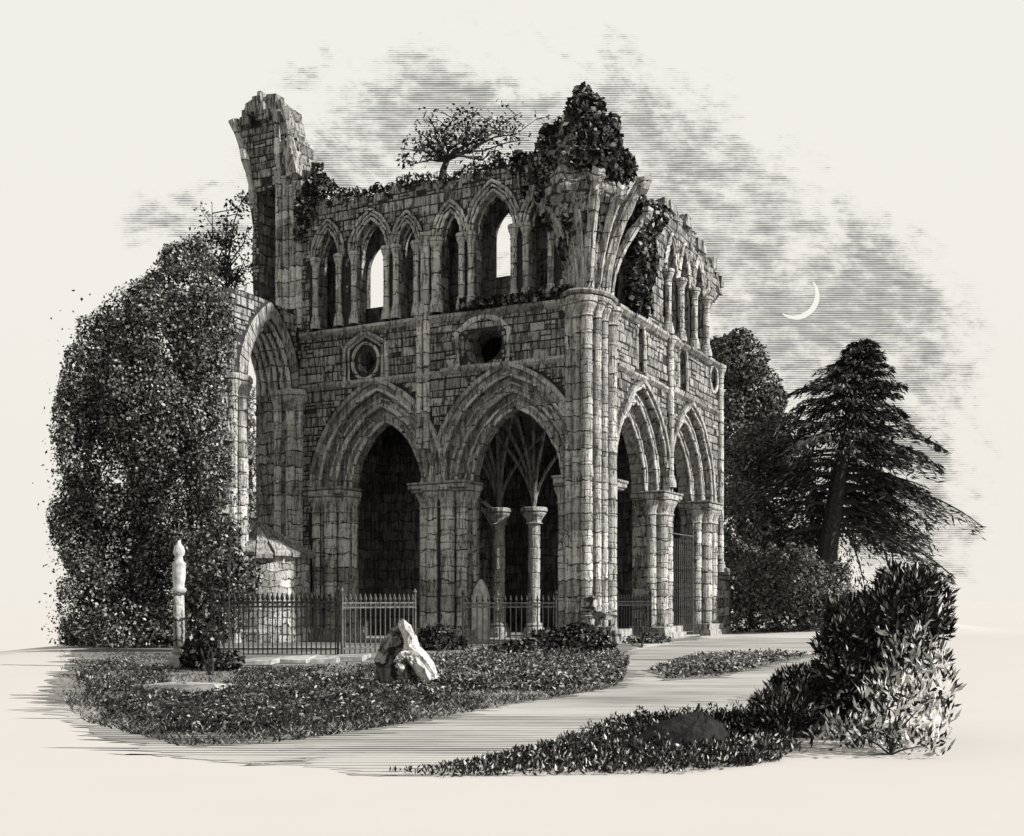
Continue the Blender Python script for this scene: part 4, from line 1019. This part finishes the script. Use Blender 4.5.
# ------------------------------------------------------------------ stones on the ground
o = thing('kerb_slab', 'row of flat worn kerb slabs under the left railing', 'kerb', g_at(290, 662))
for i, (px, py) in enumerate(((262, 664), (295, 662), (325, 661), (350, 660))):
    g = g_at(px, py) - g_at(290, 662); bm = bmesh.new(); box(bm, g.x - .46, g.x + .46, g.y - .95, g.y + .9, 0, .13, .03); bmesh.ops.bevel(bm, geom=bm.edges[:], offset=.02, segments=1, affect='EDGES'); obj('slab', bm, M['slab'], o)
o = thing('fallen_slab', 'single flat stone lying in the grass near the slender pillar', 'stone', g_at(196, 690)); bm = bmesh.new(); box(bm, -.6, .6, -.9, .8, 0, .12, .06); obj('stone', bm, M['slab'], o)

# slender pillar with a little carved figure on top
b = g_at(179, 668); h = 3.05; o = thing('stone_pillar', 'slender stone pillar with a pale carved finial before the big tree', 'pillar', b)
bm = bmesh.new(); box(bm, -.26, .26, -.26, .26, 0, .16, .01); lathe(bm, 0, 0, [(.24, .16), (.22, .26), (.15, .32), (.17, .38), (.13, .46)], 14); obj('base', bm, M['slab'], o)
bm = bmesh.new(); lathe(bm, 0, 0, [(.13, .46), (.135, .9), (.125, 1.6), (.115, 1.75)], 12); obj('shaft', bm, M['shaft'], o, True)
bm = bmesh.new(); lathe(bm, 0, 0, [(.11, 1.75), (.17, 1.8), (.175, 1.86), (.125, 1.9), (.13, 2.0), (.15, 2.1), (.155, 2.35), (.15, 2.42), (.17, 2.46), (.10, 2.52), (.085, 2.62), (.13, 2.68), (.14, 2.74), (.11, 2.85), (.05, 2.93), (.03, 3.0)], 14); obj('finial', bm, M['pale'], o, True)

# pale broken boulder
b = g_at(408, 682); o = thing('carved_boulder', 'pale jagged broken stone lying on the grass before the middle pier', 'stone', b)
def chunk(bm, c, r, amp=.16):
    v0 = len(bm.verts); bmesh.ops.create_icosphere(bm, subdivisions=3, radius=1.0, matrix=Matrix.Identity(4)); bm.verts.ensure_lookup_table()
    s_ = rnd.uniform(0, 9)
    for v in bm.verts[v0:]:
        d_ = v.co.normalized(); k = 1 + amp * (math.sin(d_.x * 5 + s_) + math.sin(d_.y * 6 + s_ * 2) + math.sin(d_.z * 7 + s_ * 3)) * .6 + rnd.gauss(0, .03)
        v.co = Vector((c[0] + d_.x * r[0] * k, c[1] + d_.y * r[1] * k, c[2] + d_.z * r[2] * k))
K = b.y / F
def bp(px, py): return ((px - 408) * K, 0, (682 - py) * K)
bm = bmesh.new(); rr = []
for (px, py, rx) in ((405, 686, 31), (405, 674, 30), (404, 662, 27), (401, 650, 22), (399, 640, 16), (401, 630, 9), (404, 623, 4)):
    c = bp(px, py); rr.append((c[0], .12, c[2], rx * K, rx * K * .8))
rough_mass(bm, rr, 13, .16); bmesh.ops.subdivide_edges(bm, edges=bm.edges[:], cuts=1, use_grid_fill=True)
for v in bm.verts: v.co += Vector((rnd.gauss(0, .018), rnd.gauss(0, .018), rnd.gauss(0, .018)))
obj('stone', bm, M['rubble'], o)
def ridge(pp, seg=9):
    b_ = bmesh.new(); P = [bp(px, py) for px, py, r, dy in pp]; tube(b_, [(c[0], dy, c[2]) for c, (px, py, r, dy) in zip(P, pp)], [r * K for px, py, r, dy in pp], seg)
    bmesh.ops.subdivide_edges(b_, edges=b_.edges[:], cuts=1, use_grid_fill=True)
    for v in b_.verts: v.co += Vector((rnd.gauss(0, .016), rnd.gauss(0, .016), rnd.gauss(0, .016)))
    return b_
obj('broken_face', ridge([(401, 622, 3, -.02), (406, 628, 6, -.12), (412, 637, 7, -.26), (413, 648, 8, -.36), (420, 657, 10, -.46), (428, 667, 10, -.50), (434, 679, 8, -.50)]), M['crag'], o)
obj('carved_scroll', ridge([(408 + 9 * math.cos(q) * (1 - q * .07), 661 - 9 * math.sin(q) * (1 - q * .07), 3.2, -.60) for q in (i * .5 for i in range(10))], 7), M['crag'], o)

# pale pointed gravestone inside the right bay
b = g_at(474, 643); o = thing('gravestone', 'pale pointed gravestone standing behind the railing in the right bay', 'gravestone', b, ROT); k = b.y / F
bm = bmesh.new(); pr = [(-9 * k, 0), (9 * k, 0), (9 * k, 46 * k), (6 * k, 55 * k), (0, 64 * k), (-6 * k, 55 * k), (-9 * k, 46 * k)]; pr = [(u, v) for u, v in pr]
slab_poly(bm, pr, [], .45, .62, lambda u, v, w: Vector((u, w, v))); obj('headstone', bm, M['pale'], o)
bm = bmesh.new(); box(bm, -11 * k, 11 * k, .38, .70, 0, .14, .01); obj('foot_slab', bm, M['slab'], o)

# ------------------------------------------------------------------ the thin moon
D = 900.0; c = at(797, 297, D); k = D / F; bm = bmesh.new()
outl = []; n = 22
for i in range(n + 1): q = R(-130) + R(172) * i / n; outl.append((22 * k * math.cos(q), 22 * k * math.sin(q)))
inn = []
for i in range(1, n): q = R(42) - R(172) * i / n; w = math.sin(math.pi * i / n) * 5.2 * k; inn.append(((22 * k - w) * math.cos(q), (22 * k - w) * math.sin(q)))
slab_poly(bm, outl + inn, [], -2 * k, 2 * k, lambda u, v, w: Vector((u, w, v)))
mm = bpy.data.materials.new('moonlight'); mm.use_nodes = True; tr = mm.node_tree; tr.nodes.clear(); e = tr.nodes.new('ShaderNodeEmission'); e.inputs[0].default_value = (*CREAM, 1); e.inputs[1].default_value = 0.585
oo = tr.nodes.new('ShaderNodeOutputMaterial'); tr.links.new(e.outputs[0], oo.inputs[0])
o = obj('moon', bm, mm); o.location = c; tag(o, 'thin pale crescent moon in the streaked grey sky', 'moon')
